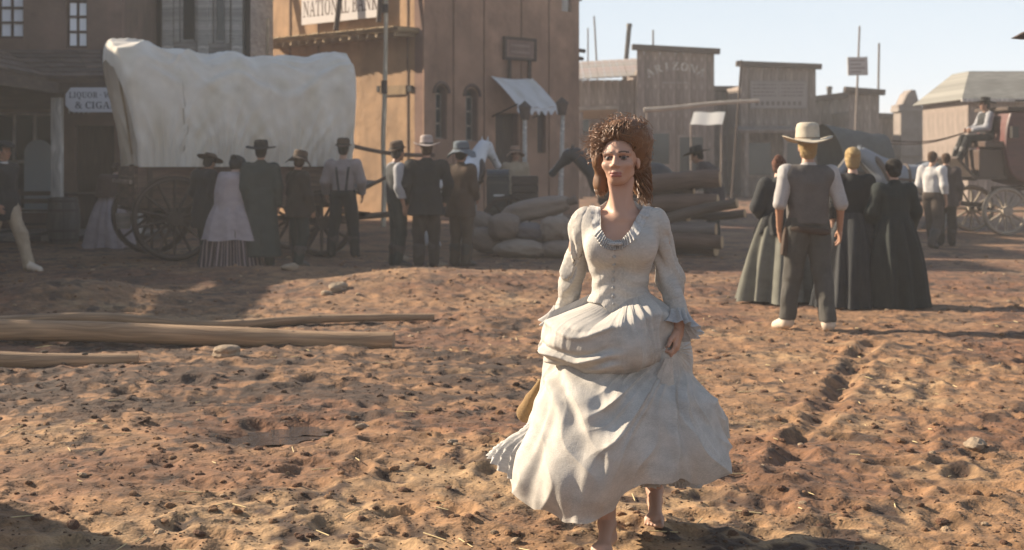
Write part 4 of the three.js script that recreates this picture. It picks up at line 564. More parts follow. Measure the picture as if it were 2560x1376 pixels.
{ // stagecoach at the right edge
  const p = at(2500, 580, 30), t = thing('stagecoach', 'dark red stagecoach rolling in through the dust at right', 'stagecoach', [p.x, 0, -30], 0.12); const red = wood(0.12, 0.035, 0.03, { roughness: 0.5 });
  const s = new THREE.Shape(); s.moveTo(0.02, 1.25); s.bezierCurveTo(0.3, 0.92, 1.7, 0.92, 2.05, 1.25); s.lineTo(2.2, 2.45); s.lineTo(0.0, 2.5); s.bezierCurveTo(-0.16, 2.1, -0.14, 1.5, 0.02, 1.25); part(t, 'body', new THREE.ExtrudeGeometry(s, { depth: 1.3, bevelEnabled: true, bevelSize: 0.04, bevelThickness: 0.04, bevelSegments: 2 }), red, [-0.05, 0, -0.65]);
  part(t, 'roof', box(2.5, 0.08, 1.55, 0.02), MAT.darkWood, [1.05, 2.58, 0]); const dr = part(t, 'door', box(0.62, 1.15, 0.05), wood(0.16, 0.05, 0.04), [1.05, 1.75, 0.7]); part(dr, 'handle', box(0.1, 0.03, 0.04), MAT.iron, [-0.22, 0, 0.04]); for (const x of [0.45, 1.05, 1.65]) part(t, 'window', box(0.36, 0.42, 0.03), MAT.hole, [x, 2.12, x === 1.05 ? 0.725 : 0.7]);
  part(t, 'driver_seat', box(0.5, 0.12, 1.2, 0.02), MAT.leather, [-0.35, 1.86, 0]); part(t, 'foot_board', box(0.06, 0.62, 1.2), MAT.darkWood, [-0.98, 1.36, 0], [0, 0, 0.75]); part(t, 'boot', box(0.55, 0.6, 1.05, 0.03), MAT.leather, [-0.42, 1.45, 0]); part(t, 'floor', box(1.0, 0.06, 1.1), MAT.darkWood, [-0.6, 1.17, 0]);
  part(t, 'roof_rail', bar([0, 2.75, 0.7], [2.1, 2.75, 0.7], 0.02), MAT.iron); for (const z of [-0.8, 0.8]) { wheel(t, 0.5, [-0.25, 0.5, z], 0, 12, wood(0.42, 0.34, 0.26)); wheel(t, 0.66, [1.75, 0.66, z], 0, 14, wood(0.42, 0.34, 0.26)); } for (const x of [-0.25, 1.75]) part(t, 'axle', bar([x, x < 0 ? 0.5 : 0.66, -0.8], [x, x < 0 ? 0.5 : 0.66, 0.8], 0.05), MAT.darkWood); part(t, 'thoroughbrace', bar([-0.4, 0.95, 0.5], [2.2, 0.98, 0.5], 0.05), MAT.leather); part(t, 'pole', bar([-0.4, 0.6, 0], [-3.4, 0.85, 0], 0.05), MAT.darkWood); part(t, 'lamp', box(0.14, 0.24, 0.14), MAT.iron, [-0.05, 2.1, 0.75]);
}
{ // hooded cart in the dust
  const p = at(2165, 560, 34), t = thing('hooded_cart', 'dark hooded cart half lost in the dust behind the women', 'cart', [p.x, 0, -34], 0.3); part(t, 'hood', sheet(20, 16, (u, v) => { const a = Math.PI * v; return [-0.9 + u * 1.3 - 0.25 * Math.sin(a) * (1 - u), 1.25 + Math.pow(Math.sin(a), 0.7) * (1.12 - 0.25 * u) + 0.03 * noise2(u * 5, v * 6), -Math.cos(a) * 0.65]; }, [1.4, 2]), cloth(0.1, 0.105, 0.1)); for (let j = 0; j < 3; j++) part(t, 'plank', box(1.6, 0.18, 0.04), MAT.darkWood, [0, 0.8 + j * 0.19, 0.62]); part(t, 'bed', box(1.6, 0.06, 1.25), MAT.darkWood, [0, 0.72, 0]); for (const z of [-0.75, 0.75]) wheel(t, 0.6, [0.1, 0.6, z], 0, 12);
}
// ------------------------------------------------------------------ figures: shared heads and hands, one body mesh each, clothing as children
const skinM = new THREE.MeshPhysicalMaterial({ color: 0xffffff, vertexColors: true, roughness: 0.55, sheen: 0.2 });
function headPrims(fem) { // origin at the head's centre, face to +z, 0.23 m tall
  const w = fem ? 0.94 : 1;
  return [el([0, 0.028, -0.012], [0.075 * w, 0.088, 0.094]), el([0, -0.043, 0.026], [0.054 * w, fem ? 0.062 : 0.068, 0.062]), el([0, fem ? -0.083 : -0.088, 0.052], [0.022 * w, 0.02, 0.023]),
    rc([fem ? 0.034 : 0.042, fem ? -0.054 : -0.062, 0.0], [fem ? 0.013 : 0.018, fem ? -0.088 : -0.095, 0.05], fem ? 0.018 : 0.022, 0.013), rc([fem ? -0.034 : -0.042, fem ? -0.054 : -0.062, 0.0], [fem ? -0.013 : -0.018, fem ? -0.088 : -0.095, 0.05], fem ? 0.018 : 0.022, 0.013),
    rc([0, 0.014, 0.079], [0, fem ? -0.022 : -0.026, fem ? 0.1 : 0.103], fem ? 0.007 : 0.0085, fem ? 0.0092 : 0.0125, 0.012), el([0.0095, -0.028, 0.09], [0.0068, 0.006, 0.008], 0.01), el([-0.0095, -0.028, 0.09], [0.0068, 0.006, 0.008], 0.01),
    rc([0.014, 0.03, 0.078], [0.046, 0.026, 0.06], fem ? 0.006 : 0.0095, 0.007, 0.018), rc([-0.014, 0.03, 0.078], [-0.046, 0.026, 0.06], fem ? 0.006 : 0.0095, 0.007, 0.018),
    el([0.036, -0.022, 0.06], [0.021, 0.017, 0.02], 0.03), el([-0.036, -0.022, 0.06], [0.021, 0.017, 0.02], 0.03),
    rc([-0.02, -0.0575, 0.077], [0.02, -0.0575, 0.077], 0.0058, 0.0058, 0.008), rc([-0.006, -0.0555, 0.0845], [0.006, -0.0555, 0.0845], 0.006, 0.006, 0.008), rc([-0.012, -0.068, 0.081], [0.012, -0.068, 0.081], 0.0072, 0.0072, 0.008),
    el([0.074 * w, -0.008, -0.004], [0.008, 0.03, 0.019], 0.006), el([-0.074 * w, -0.008, -0.004], [0.008, 0.03, 0.019], 0.006)];
}
function headField(fem) { const f = field(headPrims(fem), 0.02), eyes = [el([0.03, 0.008, 0.083], [0.0175, 0.0115, 0.015]), el([-0.03, 0.008, 0.083], [0.0175, 0.0115, 0.015])], balls = [el([0.03, 0.006, 0.066], [0.0125, 0.0125, 0.0125]), el([-0.03, 0.006, 0.066], [0.0125, 0.0125, 0.0125])];
  return (x, y, z) => { let d = f(x, y, z); for (const e of eyes) { const q = -dist(e, x, y, z), k = 0.012, h = k - Math.abs(d - q); d = Math.max(d, q) + (h > 0 ? h * h / (4 * k) : 0); } for (const b of balls) d = Math.min(d, dist(b, x, y, z)); const mz = Math.abs(y + 0.0622) < 0.0016 && z > 0.07 && Math.abs(x) < 0.024 ? 0.0015 : 0; return d + mz; }; }
const skinTone = (c, lip, brow) => (x, y, z) => {
  if (z > 0.055 && Math.abs(x) > 0.013 && Math.abs(x) < 0.05 && Math.abs(y - 0.033 + 0.12 * Math.abs(Math.abs(x) - 0.03)) < 0.0033) return brow;
  for (const s of [1, -1]) { const r = Math.hypot(x - 0.03 * s, y - 0.006, z - 0.066); if (r < 0.0137 && z > 0.07) { const a = Math.hypot(x - 0.0305 * s, y - 0.006); return a < 0.0062 ? [0.02, 0.015, 0.012] : a < 0.0115 && Math.abs(y - 0.006) < 0.006 ? [0.19, 0.15, 0.125] : [0.16, 0.085, 0.06]; } if (Math.abs(y - 0.012) < 0.0035 && Math.abs(x - 0.03 * s) < 0.018 && z > 0.05 && r < 0.021) return [0.05, 0.03, 0.022]; }
  if (z > 0.074 && Math.abs(x) < 0.022 && y < -0.053 && y > -0.075) return lip;
  return c;
};
const SKIN = { man: [0.36, 0.195, 0.125], tan: [0.3, 0.15, 0.09], woman: [0.44, 0.265, 0.19] };
const headGeo = {}; for (const k of ['man', 'tan', 'woman']) { const c = SKIN[k]; headGeo[k] = meshField(headField(k === 'woman'), [[-0.1, -0.125, -0.12], [0.1, 0.13, 0.125]], 0.0055, skinTone(c, [c[0] * 0.85, c[1] * 0.55, c[2] * 0.6], [0.05, 0.03, 0.02])); }
// hand hanging from the wrist at the origin along -y; palm faces -x (towards the thigh of a right-hand side), thumb to +z
function handPrims(curl) {
  const P = [rc([0, 0.02, 0], [0, -0.03, 0.0], 0.024, 0.024), rc([0, -0.03, 0.018], [0, -0.085, 0.026], 0.017, 0.0125), rc([0, -0.03, 0], [0, -0.09, 0.005], 0.018, 0.0125), rc([0, -0.03, -0.012], [0, -0.085, -0.016], 0.017, 0.0125), rc([0, -0.035, -0.02], [0, -0.078, -0.032], 0.014, 0.011)];
  [[0.027, -0.088, 0.066], [0.006, -0.094, 0.074], [-0.015, -0.09, 0.068], [-0.033, -0.08, 0.054]].forEach(([z, y, L]) => { let p = [0, y, z], a = curl * 0.5; for (const [l, r] of [[0.46, 0.0092], [0.3, 0.0084], [0.24, 0.0074]]) { const n = [p[0] - Math.sin(a) * L * l, p[1] - Math.cos(a) * L * l, p[2] * 1.0]; P.push({ ...rc(p, n, r, r * 0.92), k: 0.004 }); p = n; a += curl; } });
  P.push({ ...rc([-0.006, -0.03, 0.022], [-0.018, -0.062, 0.046], 0.0135, 0.011), k: 0.012 }, { ...rc([-0.018, -0.062, 0.046], [-0.026, -0.092, 0.05], 0.0105, 0.008), k: 0.006 }); return P;
}
const handGeo = {}; for (const [k, c] of [['rest', 0.42], ['fist', 1.15]]) handGeo[k] = blob(handPrims(c), 0.0052, 0.008);
function placed(g, m, color) { const c = g.clone(); c.applyMatrix4(m); if (m.determinant() < 0) { const i = c.index.array; for (let k = 0; k < i.length; k += 3) { const t = i[k]; i[k] = i[k + 1]; i[k + 1] = t; } } if (color) c.setAttribute('color', new THREE.Float32BufferAttribute(Array.from({ length: c.attributes.position.count }, () => color).flat(), 3)); return c; }
const V3 = (a) => new THREE.Vector3(...a), sub3 = (a, b) => [a[0] - b[0], a[1] - b[1], a[2] - b[2]];
function handAt(el_, wr, side, kind, color, palm = [-side, 0, 0]) {
  const y = V3(sub3(el_, wr)).normalize(), px = V3(palm).negate(); const x = px.addScaledVector(y, -px.dot(y)).normalize(), z = x.clone().cross(y);
  const m = new THREE.Matrix4().makeBasis(x, y, z); if (z.z < 0) m.multiply(new THREE.Matrix4().makeScale(1, 1, -1)); m.setPosition(...wr); return placed(handGeo[kind], m, color);
}
const wrinkle = (f, amp, fq = 9, s = 0) => (x, y, z) => f(x, y, z) + amp * (noise3(x * fq + s, y * fq * 0.7, z * fq) + 0.6 * Math.abs(noise3(x * fq * 2.1, y * fq * 1.3 + s, z * fq * 2.1)) - 0.3);
const cutBelow = (f, h) => (x, y, z) => Math.max(f(x, y, z), h - y), cutAbove = (f, h) => (x, y, z) => Math.max(f(x, y, z), y - h);
function skirtGeo(yTop, yHem, rTop, rHem, pleats, o = {}) {
  return sheet(120, 26, (u, v) => { const a = u * 2 * Math.PI, y = mix(yTop, yHem, v), r = mix(rTop, rHem, Math.pow(v, o.pow ?? 0.75)) * (1 + 0.16 * (o.back ?? 0.6) * Math.max(0, -Math.sin(a)) * Math.sin(Math.PI * Math.min(1, v * 1.2))), w = (0.012 + 0.03 * v) * (Math.sin(a * pleats + 2.5 * noise2(Math.cos(a) * 2 + (o.seed ?? 1), Math.sin(a) * 2 + v)) + 0.5 * Math.sin(a * pleats * 0.43 + 1)) * (o.fold ?? 1); return [(r + w) * Math.cos(a) + (o.dx ?? 0) * v, y + 0.012 * Math.sin(a * 5) * v, (r * 0.92 + w) * Math.sin(a) + (o.dz ?? 0) * v]; }, [3, 1.2]);
}
function hatGeo(kind, s = 1) { // origin at the head's centre
  const P = { wide: [0.2, 0.115, 0.095, 0.01], cowboy: [0.205, 0.16, 0.1, 0.03], bowler: [0.125, 0.125, 0.1, 0.012], flat: [0.185, 0.075, 0.095, 0], slouch: [0.18, 0.12, 0.1, -0.045], cap: [0.1, 0.06, 0.105, 0] }[kind], [br, ch, cr, curl] = P;
  const prof = kind === 'cap' ? [[0.1, 0], [0.118, 0.02], [0.122, 0.05], [0.1, 0.078], [0.05, 0.088], [0, 0.09]] : [[cr * 0.97, -0.004], [br, 0.0], [br + 0.003, 0.006], [br, 0.01], [cr + 0.012, 0.012], [cr, 0.03], [cr * 0.97, ch * 0.7], [cr * 0.86, ch * 0.93], [cr * 0.6, ch], [cr * 0.3, ch * (kind === 'bowler' ? 1.03 : 0.94)], [0, ch * (kind === 'bowler' ? 1.04 : 0.9)]];
  const g = new THREE.LatheGeometry(prof.map(([a, b]) => new THREE.Vector2(Math.max(a, 1e-4), b)), 40), p = g.attributes.position;
  for (let i = 0; i < p.count; i++) { let x = p.getX(i), y = p.getY(i), z = p.getZ(i); const r = Math.hypot(x, z), e = Math.max(0, (r - cr) / Math.max(0.01, br - cr)); if (kind !== 'cap') y += curl * e * (x * x - z * z * 0.3) / (br * br) * 1.4 + (kind === 'slouch' ? -0.025 * e + 0.02 * e * noise2(x * 14, z * 14) : 0.006 * e * noise2(x * 12, z * 12)); else if (z > 0.07 && y < 0.03) { z += 0.045; y -= 0.012; } if (y > 0.04 && kind !== 'bowler' && kind !== 'cap') { x *= 1 - 0.1 * (y / ch) * Math.max(0, z / cr); } p.setXYZ(i, x * s, y * s, z * 1.1 * s); }
  g.computeVertexNormals(); return g;
}
const hatCache = new Map(); const hatOf = (k, s) => { const key = k + s; if (!hatCache.has(key)) hatCache.set(key, hatGeo(k, s)); return hatCache.get(key); };

function person(o) {
  const h = o.h ?? 1.75, pos = o.pos ?? groundAt(o.px, o.py), t = thing('person', o.label, 'person', [pos.x, pos.y - 0.01, pos.z], o.turn ?? 0, o.group); t.scale.setScalar(h / 1.75);
  const f = o.fem, sw = f ? 0.162 : 0.19, J = { pel: [0, 0.97, 0], chest: [0, 1.28, 0.0], neck: [0, 1.475, -0.012], head: [0, 1.625, 0.02], sL: [sw, 1.405, -0.01], eL: [sw + 0.05, 1.13, -0.04], wL: [sw + 0.05, 0.885, 0.03], hL: [0.088, 0.93, 0], kL: [0.1, 0.5, 0.025], aL: [0.105, 0.085, -0.02], sR: [-sw, 1.405, -0.01], eR: [-sw - 0.05, 1.13, -0.04], wR: [-sw - 0.05, 0.885, 0.03], hR: [-0.088, 0.93, 0], kR: [-0.1, 0.5, 0.025], aR: [-0.105, 0.085, -0.02], ...(o.J ?? {}) };
  J.tL ??= [J.aL[0] + 0.02, J.aL[1] - 0.05, J.aL[2] + 0.165]; J.tR ??= [J.aR[0] - 0.02, J.aR[1] - 0.05, J.aR[2] + 0.165];
  const skin = o.skin ?? (f ? 'woman' : 'man'), c = SKIN[skin];
  const torso = (e) => [rc([0.045, J.pel[1], J.pel[2]], [0.06 + J.chest[0], J.chest[1], J.chest[2]], 0.1 + e, (f ? 0.088 : 0.1) + e), rc([-0.045, J.pel[1], J.pel[2]], [-0.06 + J.chest[0], J.chest[1], J.chest[2]], 0.1 + e, (f ? 0.088 : 0.1) + e), rc([J.sL[0] * 0.78, J.sL[1] - 0.035, J.sL[2]], [J.sR[0] * 0.78, J.sR[1] - 0.035, J.sR[2]], 0.068 + e, 0.068 + e, 0.06), rc([J.chest[0], J.chest[1] + 0.05, J.chest[2]], J.neck, 0.1 + e, 0.05 + e * 0.5, 0.05)];
  const arms = (e, wr = 0) => ['L', 'R'].flatMap((s) => [rc(J['s' + s], J['e' + s], 0.053 + e, 0.041 + e), rc(J['e' + s], J['w' + s].map((v, i) => mix(v, J['e' + s][i], wr)), 0.041 + e, 0.028 + e)]);
  const legs = (e, b = 0) => ['L', 'R'].flatMap((s) => [rc(J['h' + s], J['k' + s], 0.085 + e, 0.058 + e), rc(J['k' + s], J['a' + s], 0.058 + e, 0.042 + e + b)]);
  const feet = (e) => ['L', 'R'].flatMap((s) => [rc(J['a' + s], J['t' + s], 0.042 + e, 0.03 + e)]);
  const nb = [...torso(0), ...arms(0), ...legs(0), ...feet(0), rc(J.neck, [J.head[0] * 0.9, J.head[1] - 0.05, J.head[2] - 0.015], 0.052, 0.048)];
  const bodyG = blob(nb, 0.02, 0.035), hm = new THREE.Matrix4().makeRotationFromEuler(new THREE.Euler(o.nod ?? 0, o.look ?? 0, o.tiltHead ?? 0)); hm.setPosition(...J.head);
  bodyG.setAttribute('color', new THREE.Float32BufferAttribute(Array.from({ length: bodyG.attributes.position.count }, () => c).flat(), 3));
  part(t, 'body', mergeGeometries([bodyG, placed(headGeo[skin], hm), handAt(J.eL, J.wL, 1, o.hand ?? 'rest', c), handAt(J.eR, J.wR, -1, o.hand ?? 'rest', c)]), skinM);
  const seed = (o.px ?? 7) * 0.37;
  for (const [kind, m, q = {}] of o.wear) {
    let fn, P;
    if (kind === 'coat') { const hem = q.hem ?? 0.6; P = [...torso(0.032), ...arms(0.028, 0.06), rc([0.05, 1.0, 0], [0.1, hem - 0.05, -0.01], 0.15, q.flare ?? 0.15), rc([-0.05, 1.0, 0], [-0.1, hem - 0.05, -0.01], 0.15, q.flare ?? 0.15)]; fn = cutAbove(cutBelow(wrinkle(field(P, 0.05), 0.012, 8, seed), hem), J.neck[1] + 0.045); part(t, 'coat', meshField(fn, bounds(P, 0.03), 0.02), m); }
    if (kind === 'shirt') { P = [...torso(0.017), ...arms(q.puff ?? 0.022, q.rolled ? 1 : 0.1).filter((_, i) => !q.rolled || i % 2 === 0 || q.rolled < 1)]; fn = cutAbove(cutBelow(wrinkle(field(P, 0.035), 0.009, 9, seed), q.hem ?? 0.98), J.neck[1] + 0.03); part(t, 'shirt', meshField(fn, bounds(P, 0.03), 0.018), m); }
    if (kind === 'vest') { P = torso(0.034); fn = cutAbove(cutBelow(wrinkle(field(P, 0.04), 0.006, 8, seed), q.hem ?? 0.93), J.neck[1] - 0.0); part(t, 'vest', meshField(fn, bounds(P, 0.03), 0.018), m); }
    if (kind === 'bodice') { P = [...torso(0.02), el([0.07, 1.27, 0.075], [0.075, 0.075, 0.07]), el([-0.07, 1.27, 0.075], [0.075, 0.075, 0.07]), ...arms(q.puff ?? 0.026, 0.08)]; fn = cutAbove(cutBelow(wrinkle(field(P, 0.035), 0.006, 10, seed), q.hem ?? 0.99), J.neck[1] + 0.05); part(t, 'bodice', meshField(fn, bounds(P, 0.03), 0.018), m); }
    if (kind === 'shawl') { P = [...torso(0.045), ...arms(0.045, 0.35), rc([0, 1.3, -0.02], [0, q.hem ?? 0.8, -0.05], 0.2, 0.23)]; fn = cutAbove(cutBelow(wrinkle(field(P, 0.07), 0.018, 6, seed), q.hem ?? 0.8), J.neck[1] + 0.03); part(t, 'shawl', meshField(fn, bounds(P, 0.03), 0.02), m); }
    if (kind === 'trousers') { P = [...legs(0.026, 0.004), rc([0.045, 0.97, 0], [0.05, 1.0, 0], 0.122), rc([-0.045, 0.97, 0], [-0.05, 1.0, 0], 0.122)]; fn = cutAbove(wrinkle(field(P, 0.03), 0.014, 10, seed), 1.02); if (q.crop) fn = cutBelow(fn, q.crop); part(t, 'trousers', meshField(fn, bounds(P, 0.03), 0.018), m); }
    if (kind === 'boots') { P = ['L', 'R'].flatMap((s) => [rc(J['a' + s].map((v, i) => mix(v, J['k' + s][i], q.tall ?? 0.25)), J['a' + s], q.tall > 0.3 ? 0.09 : 0.062, 0.058), rc(J['a' + s], J['t' + s], 0.056, 0.046)]); fn = cutBelow(field(P, 0.03), 0.0); part(t, 'boots', meshField(fn, bounds(P, 0.02), 0.014), m); }
    if (kind === 'skirt') part(t, 'skirt', skirtGeo(q.top ?? 1.06, q.hem ?? 0.03, q.waist ?? 0.15, q.r ?? 0.42, q.pleats ?? 13, { seed, ...q }), m);
    if (kind === 'apron') part(t, 'overskirt', skirtGeo(1.08, q.hem ?? 0.4, 0.165, q.r ?? 0.4, 9, { seed: seed + 4, fold: 0.8 }), m);
    if (kind === 'hat') { const hg = part(t, 'hat', hatOf(q.kind, q.s ?? 1), m); hg.applyMatrix4(new THREE.Matrix4().makeTranslation(0, 0.052, -0.012).premultiply(new THREE.Matrix4().makeRotationX(q.tip ?? -0.06)).premultiply(hm)); const cr = { wide: 0.095, cowboy: 0.1, bowler: 0.1, flat: 0.095, slouch: 0.1 }[q.kind]; if (cr) { const band = part(hg, 'band', new THREE.CylinderGeometry(cr * 1.0 + 0.003, cr + 0.006, 0.026, 32, 1, true), q.band ?? MAT.dark, [0, 0.026, 0]); band.scale.set(q.s ?? 1, 1, 1.1 * (q.s ?? 1)); } }
    if (kind === 'hair') { P = [el([0, 0.03, -0.024], [0.086, 0.086, 0.094]), el([0, -0.03, -0.05], [0.074, q.long ?? 0.06, 0.058]), ...(q.bun ? [el([0, q.bun === 'low' ? -0.03 : 0.09, -0.1], [0.055, 0.05, 0.05])] : []), ...(q.extra ?? [])]; const b0 = field(P, 0.02); fn = (x, y, z) => Math.max(b0(x, y, z) + 0.004 * Math.sin(x * 260 + 60 * noise3(x * 12, y * 12, z * 12)) * 0.6, z + Math.max(0, 0.02 - y) * 0.5 - 0.062 - (y > 0.06 ? 0.1 : 0)); const hg = part(t, 'hair', meshField(fn, bounds(P, 0.02), 0.008), m); hg.applyMatrix4(hm); }
    if (kind === 'bonnet') { P = [el([0, 0.03, -0.03], [0.11, 0.115, 0.12]), rc([0, 0.06, 0.0], [0, 0.05, 0.06], 0.1, 0.12)]; const b0 = wrinkle(field(P, 0.03), 0.006, 22, seed); fn = (x, y, z) => Math.max(b0(x, y, z), -(b0(x, y, z) + 0.014) * (z > -0.02 ? 1 : -1e3 * 0 - 1), z - 0.1 - 0.2 * y, -y - 0.07 + (z > 0 ? 0.02 : 0)); const hg = part(t, 'bonnet', meshField(fn, bounds(P, 0.02), 0.008), m); hg.applyMatrix4(hm); }
    if (kind === 'braces') for (const s of [-1, 1]) part(t, 'brace_strap', sheet(2, 14, (u, v) => { const y = mix(0.98, 1.43, v), zz = -0.118 - 0.018 * Math.sin(v * 3.1) + 0.07 * smooth(0.75, 1, v); return [s * mix(0.05, 0.1, v) + (u - 0.5) * 0.035, y, zz - 0.006]; }, [0.05, 0.5]), m);
    if (kind === 'belt') { P = [el([0, 0.985, 0], [0.175, 0.032, 0.135])]; part(t, 'belt', blob(P, 0.012, 0.01), m); }
    if (kind === 'gunbelt') { const b = part(t, 'gun_belt', new THREE.TorusGeometry(0.17, 0.028, 8, 30).rotateX(Math.PI / 2).scale(1.02, 1.1, 0.8), m, [0, 0.9, 0], [0, 0, 0.12]); part(b, 'holster', box(0.05, 0.26, 0.09, 0.015), m, [0.19, -0.12, 0]); }
    if (kind === 'beltcloth') part(t, 'scarf', blob([el([0, 1.47, 0], [0.075, 0.03, 0.07])], 0.01, 0.01), m);
  }
  return t;
}
const C = { black: cloth(0.016, 0.016, 0.017), char: cloth(0.03, 0.031, 0.033), green: cloth(0.05, 0.058, 0.05), dkgreen: cloth(0.02, 0.026, 0.024), brown: cloth(0.07, 0.042, 0.027), dkbrown: cloth(0.036, 0.024, 0.018), white: cloth(0.58, 0.55, 0.53), shirt: cloth(0.33, 0.265, 0.25), grey: cloth(0.36, 0.35, 0.36), tan: cloth(0.42, 0.32, 0.22), vest: cloth(0.125, 0.11, 0.102), olive: cloth(0.16, 0.155, 0.125), pale: cloth(0.4, 0.33, 0.33), stripe: cloth(0.2, 0.15, 0.14), felt: cloth(0.02, 0.017, 0.015), feltBrown: cloth(0.1, 0.062, 0.04), straw: cloth(0.6, 0.52, 0.4), feltPale: cloth(0.42, 0.34, 0.31), boot: plain(0.03, 0.022, 0.018, 0.6), shoe: plain(0.55, 0.45, 0.35, 0.8), hairDark: cloth(0.02, 0.014, 0.01), hairBlond: cloth(0.4, 0.27, 0.12), hairBrown: cloth(0.07, 0.035, 0.018), bonnetBlue: cloth(0.12, 0.145, 0.17) };
{ // striped skirt cloth
  const st = texture(128, (x) => (Math.sin(x * 2 * Math.PI * 2) > 0.2 ? 0.95 : 0.42), true); st.repeat.set(9, 1); C.stripe = new THREE.MeshStandardMaterial({ color: rgb(0.28, 0.2, 0.19), roughness: 0.95, map: st });
}
const BACK = Math.PI, crowd = 'onlookers gathered by the wagon', boots = ['boots', C.boot, { tall: 0.5 }];
person({ px: 512, py: 668, turn: BACK * 0.78, h: 1.68, skin: 'tan', look: 0.2, nod: 0.25, group: crowd, label: 'person in black coat and flat brown hat at the left end of the crowd', J: { chest: [0, 1.27, 0.05], head: [0, 1.6, 0.09], neck: [0, 1.46, 0.05], kL: [0.1, 0.5, 0.06], aL: [0.11, 0.085, 0.12], aR: [-0.1, 0.085, -0.14], wL: [0.22, 0.95, 0.16] }, wear: [['coat', C.black, { hem: 0.6 }], ['trousers', C.dkgreen], boots, ['hat', C.feltBrown, { kind: 'flat', s: 1.05, tip: 0.1 }], ['hair', C.hairDark]] });
person({ px: 575, py: 672, turn: BACK * 0.9, h: 1.66, fem: 1, nod: 0.3, group: crowd, label: 'person in pale shawl and striped skirt leaning forward in the crowd', J: { chest: [0.02, 1.27, 0.1], neck: [0.03, 1.44, 0.17], head: [0.04, 1.57, 0.25], sL: [0.17, 1.38, 0.13], sR: [-0.14, 1.38, 0.13], eL: [0.22, 1.12, 0.16], eR: [-0.2, 1.12, 0.16], wL: [0.18, 0.95, 0.3], wR: [-0.15, 0.95, 0.3] }, wear: [['shawl', C.pale, { hem: 0.62 }], ['apron', C.pale, { hem: 0.45, r: 0.43 }], ['skirt', C.stripe, { r: 0.44, pleats: 16 }], ['hair', C.hairDark, { bun: 1 }], ['bonnet', C.char]] });
person({ px: 652, py: 672, turn: BACK * 1.03, h: 1.8, group: crowd, label: 'person in long grey-green coat and wide black hat seen from behind', J: { aL: [0.13, 0.085, 0], aR: [-0.12, 0.085, -0.03] }, wear: [['coat', C.green, { hem: 0.16, flare: 0.19 }], ['trousers', C.dkgreen], boots, ['hat', C.felt, { kind: 'wide', s: 1.06 }], ['hair', C.hairDark]] });
person({ px: 745, py: 672, turn: BACK * 0.72, h: 1.64, look: 0.9, nod: 0.25, group: crowd, label: 'short person in brown jacket with brown slouch hat turned sideways', J: { eL: [0.24, 1.15, 0.02], wL: [0.17, 0.98, 0.2], eR: [-0.24, 1.13, 0.02], wR: [-0.2, 0.9, 0.12], aL: [0.13, 0.085, 0.06], aR: [-0.12, 0.085, -0.08] }, wear: [['coat', C.dkbrown, { hem: 0.78 }], ['beltcloth', C.white], ['trousers', C.dkgreen], boots, ['hat', C.feltBrown, { kind: 'slouch', s: 1.12 }], ['hair', C.hairBrown]] });
person({ px: 858, py: 645, turn: BACK, h: 1.86, group: crowd, label: 'person in pinkish shirt with braces and dark trousers before the bank', J: { eL: [0.27, 1.14, 0], wL: [0.27, 0.95, 0.12], eR: [-0.27, 1.14, 0], wR: [-0.27, 0.95, 0.12], aL: [0.17, 0.085, -0.02], aR: [-0.17, 0.085, 0], kL: [0.14, 0.5, 0.02], kR: [-0.14, 0.5, 0.03] }, wear: [['shirt', C.shirt, { puff: 0.034, hem: 0.94 }], ['braces', C.char], ['trousers', C.black], boots, ['hat', C.feltBrown, { kind: 'bowler', s: 0.98 }], ['hair', C.hairDark]] });
person({ px: 992, py: 670, turn: BACK * 0.62, h: 1.8, look: 0.5, skin: 'tan', group: crowd, label: 'person in dark vest with pale grey sleeves and brown round hat', J: { eL: [0.23, 1.13, -0.02], wL: [0.25, 0.9, 0.06] }, wear: [['shirt', C.grey, { puff: 0.03 }], ['vest', C.char, { hem: 0.9 }], ['trousers', C.dkgreen], boots, ['hat', C.feltBrown, { kind: 'bowler', s: 0.95, tip: -0.2 }], ['hair', C.hairDark]] });
person({ px: 1066, py: 672, turn: BACK * 1.04, h: 1.84, group: crowd, label: 'broad person in black coat with pale pinkish hat', J: { sL: [0.22, 1.4, 0], sR: [-0.22, 1.4, 0], eL: [0.3, 1.15, -0.03], wL: [0.26, 0.92, 0.12], eR: [-0.3, 1.15, -0.03], wR: [-0.26, 0.92, 0.12] }, wear: [['coat', C.black, { hem: 0.72, flare: 0.17 }], ['trousers', C.dkbrown], boots, ['hat', C.feltPale, { kind: 'cowboy', s: 0.9, tip: 0 }], ['hair', C.hairBrown]] });
person({ px: 1152, py: 668, turn: BACK * 0.8, h: 1.78, look: 0.3, skin: 'tan', group: crowd, label: 'person in brown jacket and large blue-grey hat at the right of the crowd', J: { eL: [0.24, 1.12, 0], wL: [0.26, 0.88, 0.1], eR: [-0.23, 1.14, 0], wR: [-0.16, 1.0, 0.16] }, wear: [['coat', C.brown, { hem: 0.72 }], ['trousers', cloth(0.075, 0.05, 0.034)], boots, ['hat', C.bonnetBlue, { kind: 'slouch', s: 1.15 }], ['hair', C.hairDark]] });
person({ px: 6, py: 684, turn: 1.15, h: 1.8, skin: 'tan', label: 'person in black coat, dark cap and tan trousers striding in at left', J: { hL: [0.09, 0.93, 0.02], kL: [0.1, 0.52, 0.22], aL: [0.1, 0.1, 0.36], kR: [-0.1, 0.5, -0.1], aR: [-0.1, 0.15, -0.4], eL: [0.25, 1.14, -0.08], wL: [0.25, 0.9, 0.02], wR: [-0.25, 0.92, 0.14] }, wear: [['coat', C.black, { hem: 0.7 }], ['beltcloth', C.white], ['trousers', C.tan], ['boots', C.shoe, { tall: 0.15 }], ['hat', C.black, { kind: 'cap', s: 1 }], ['hair', C.hairDark]] });
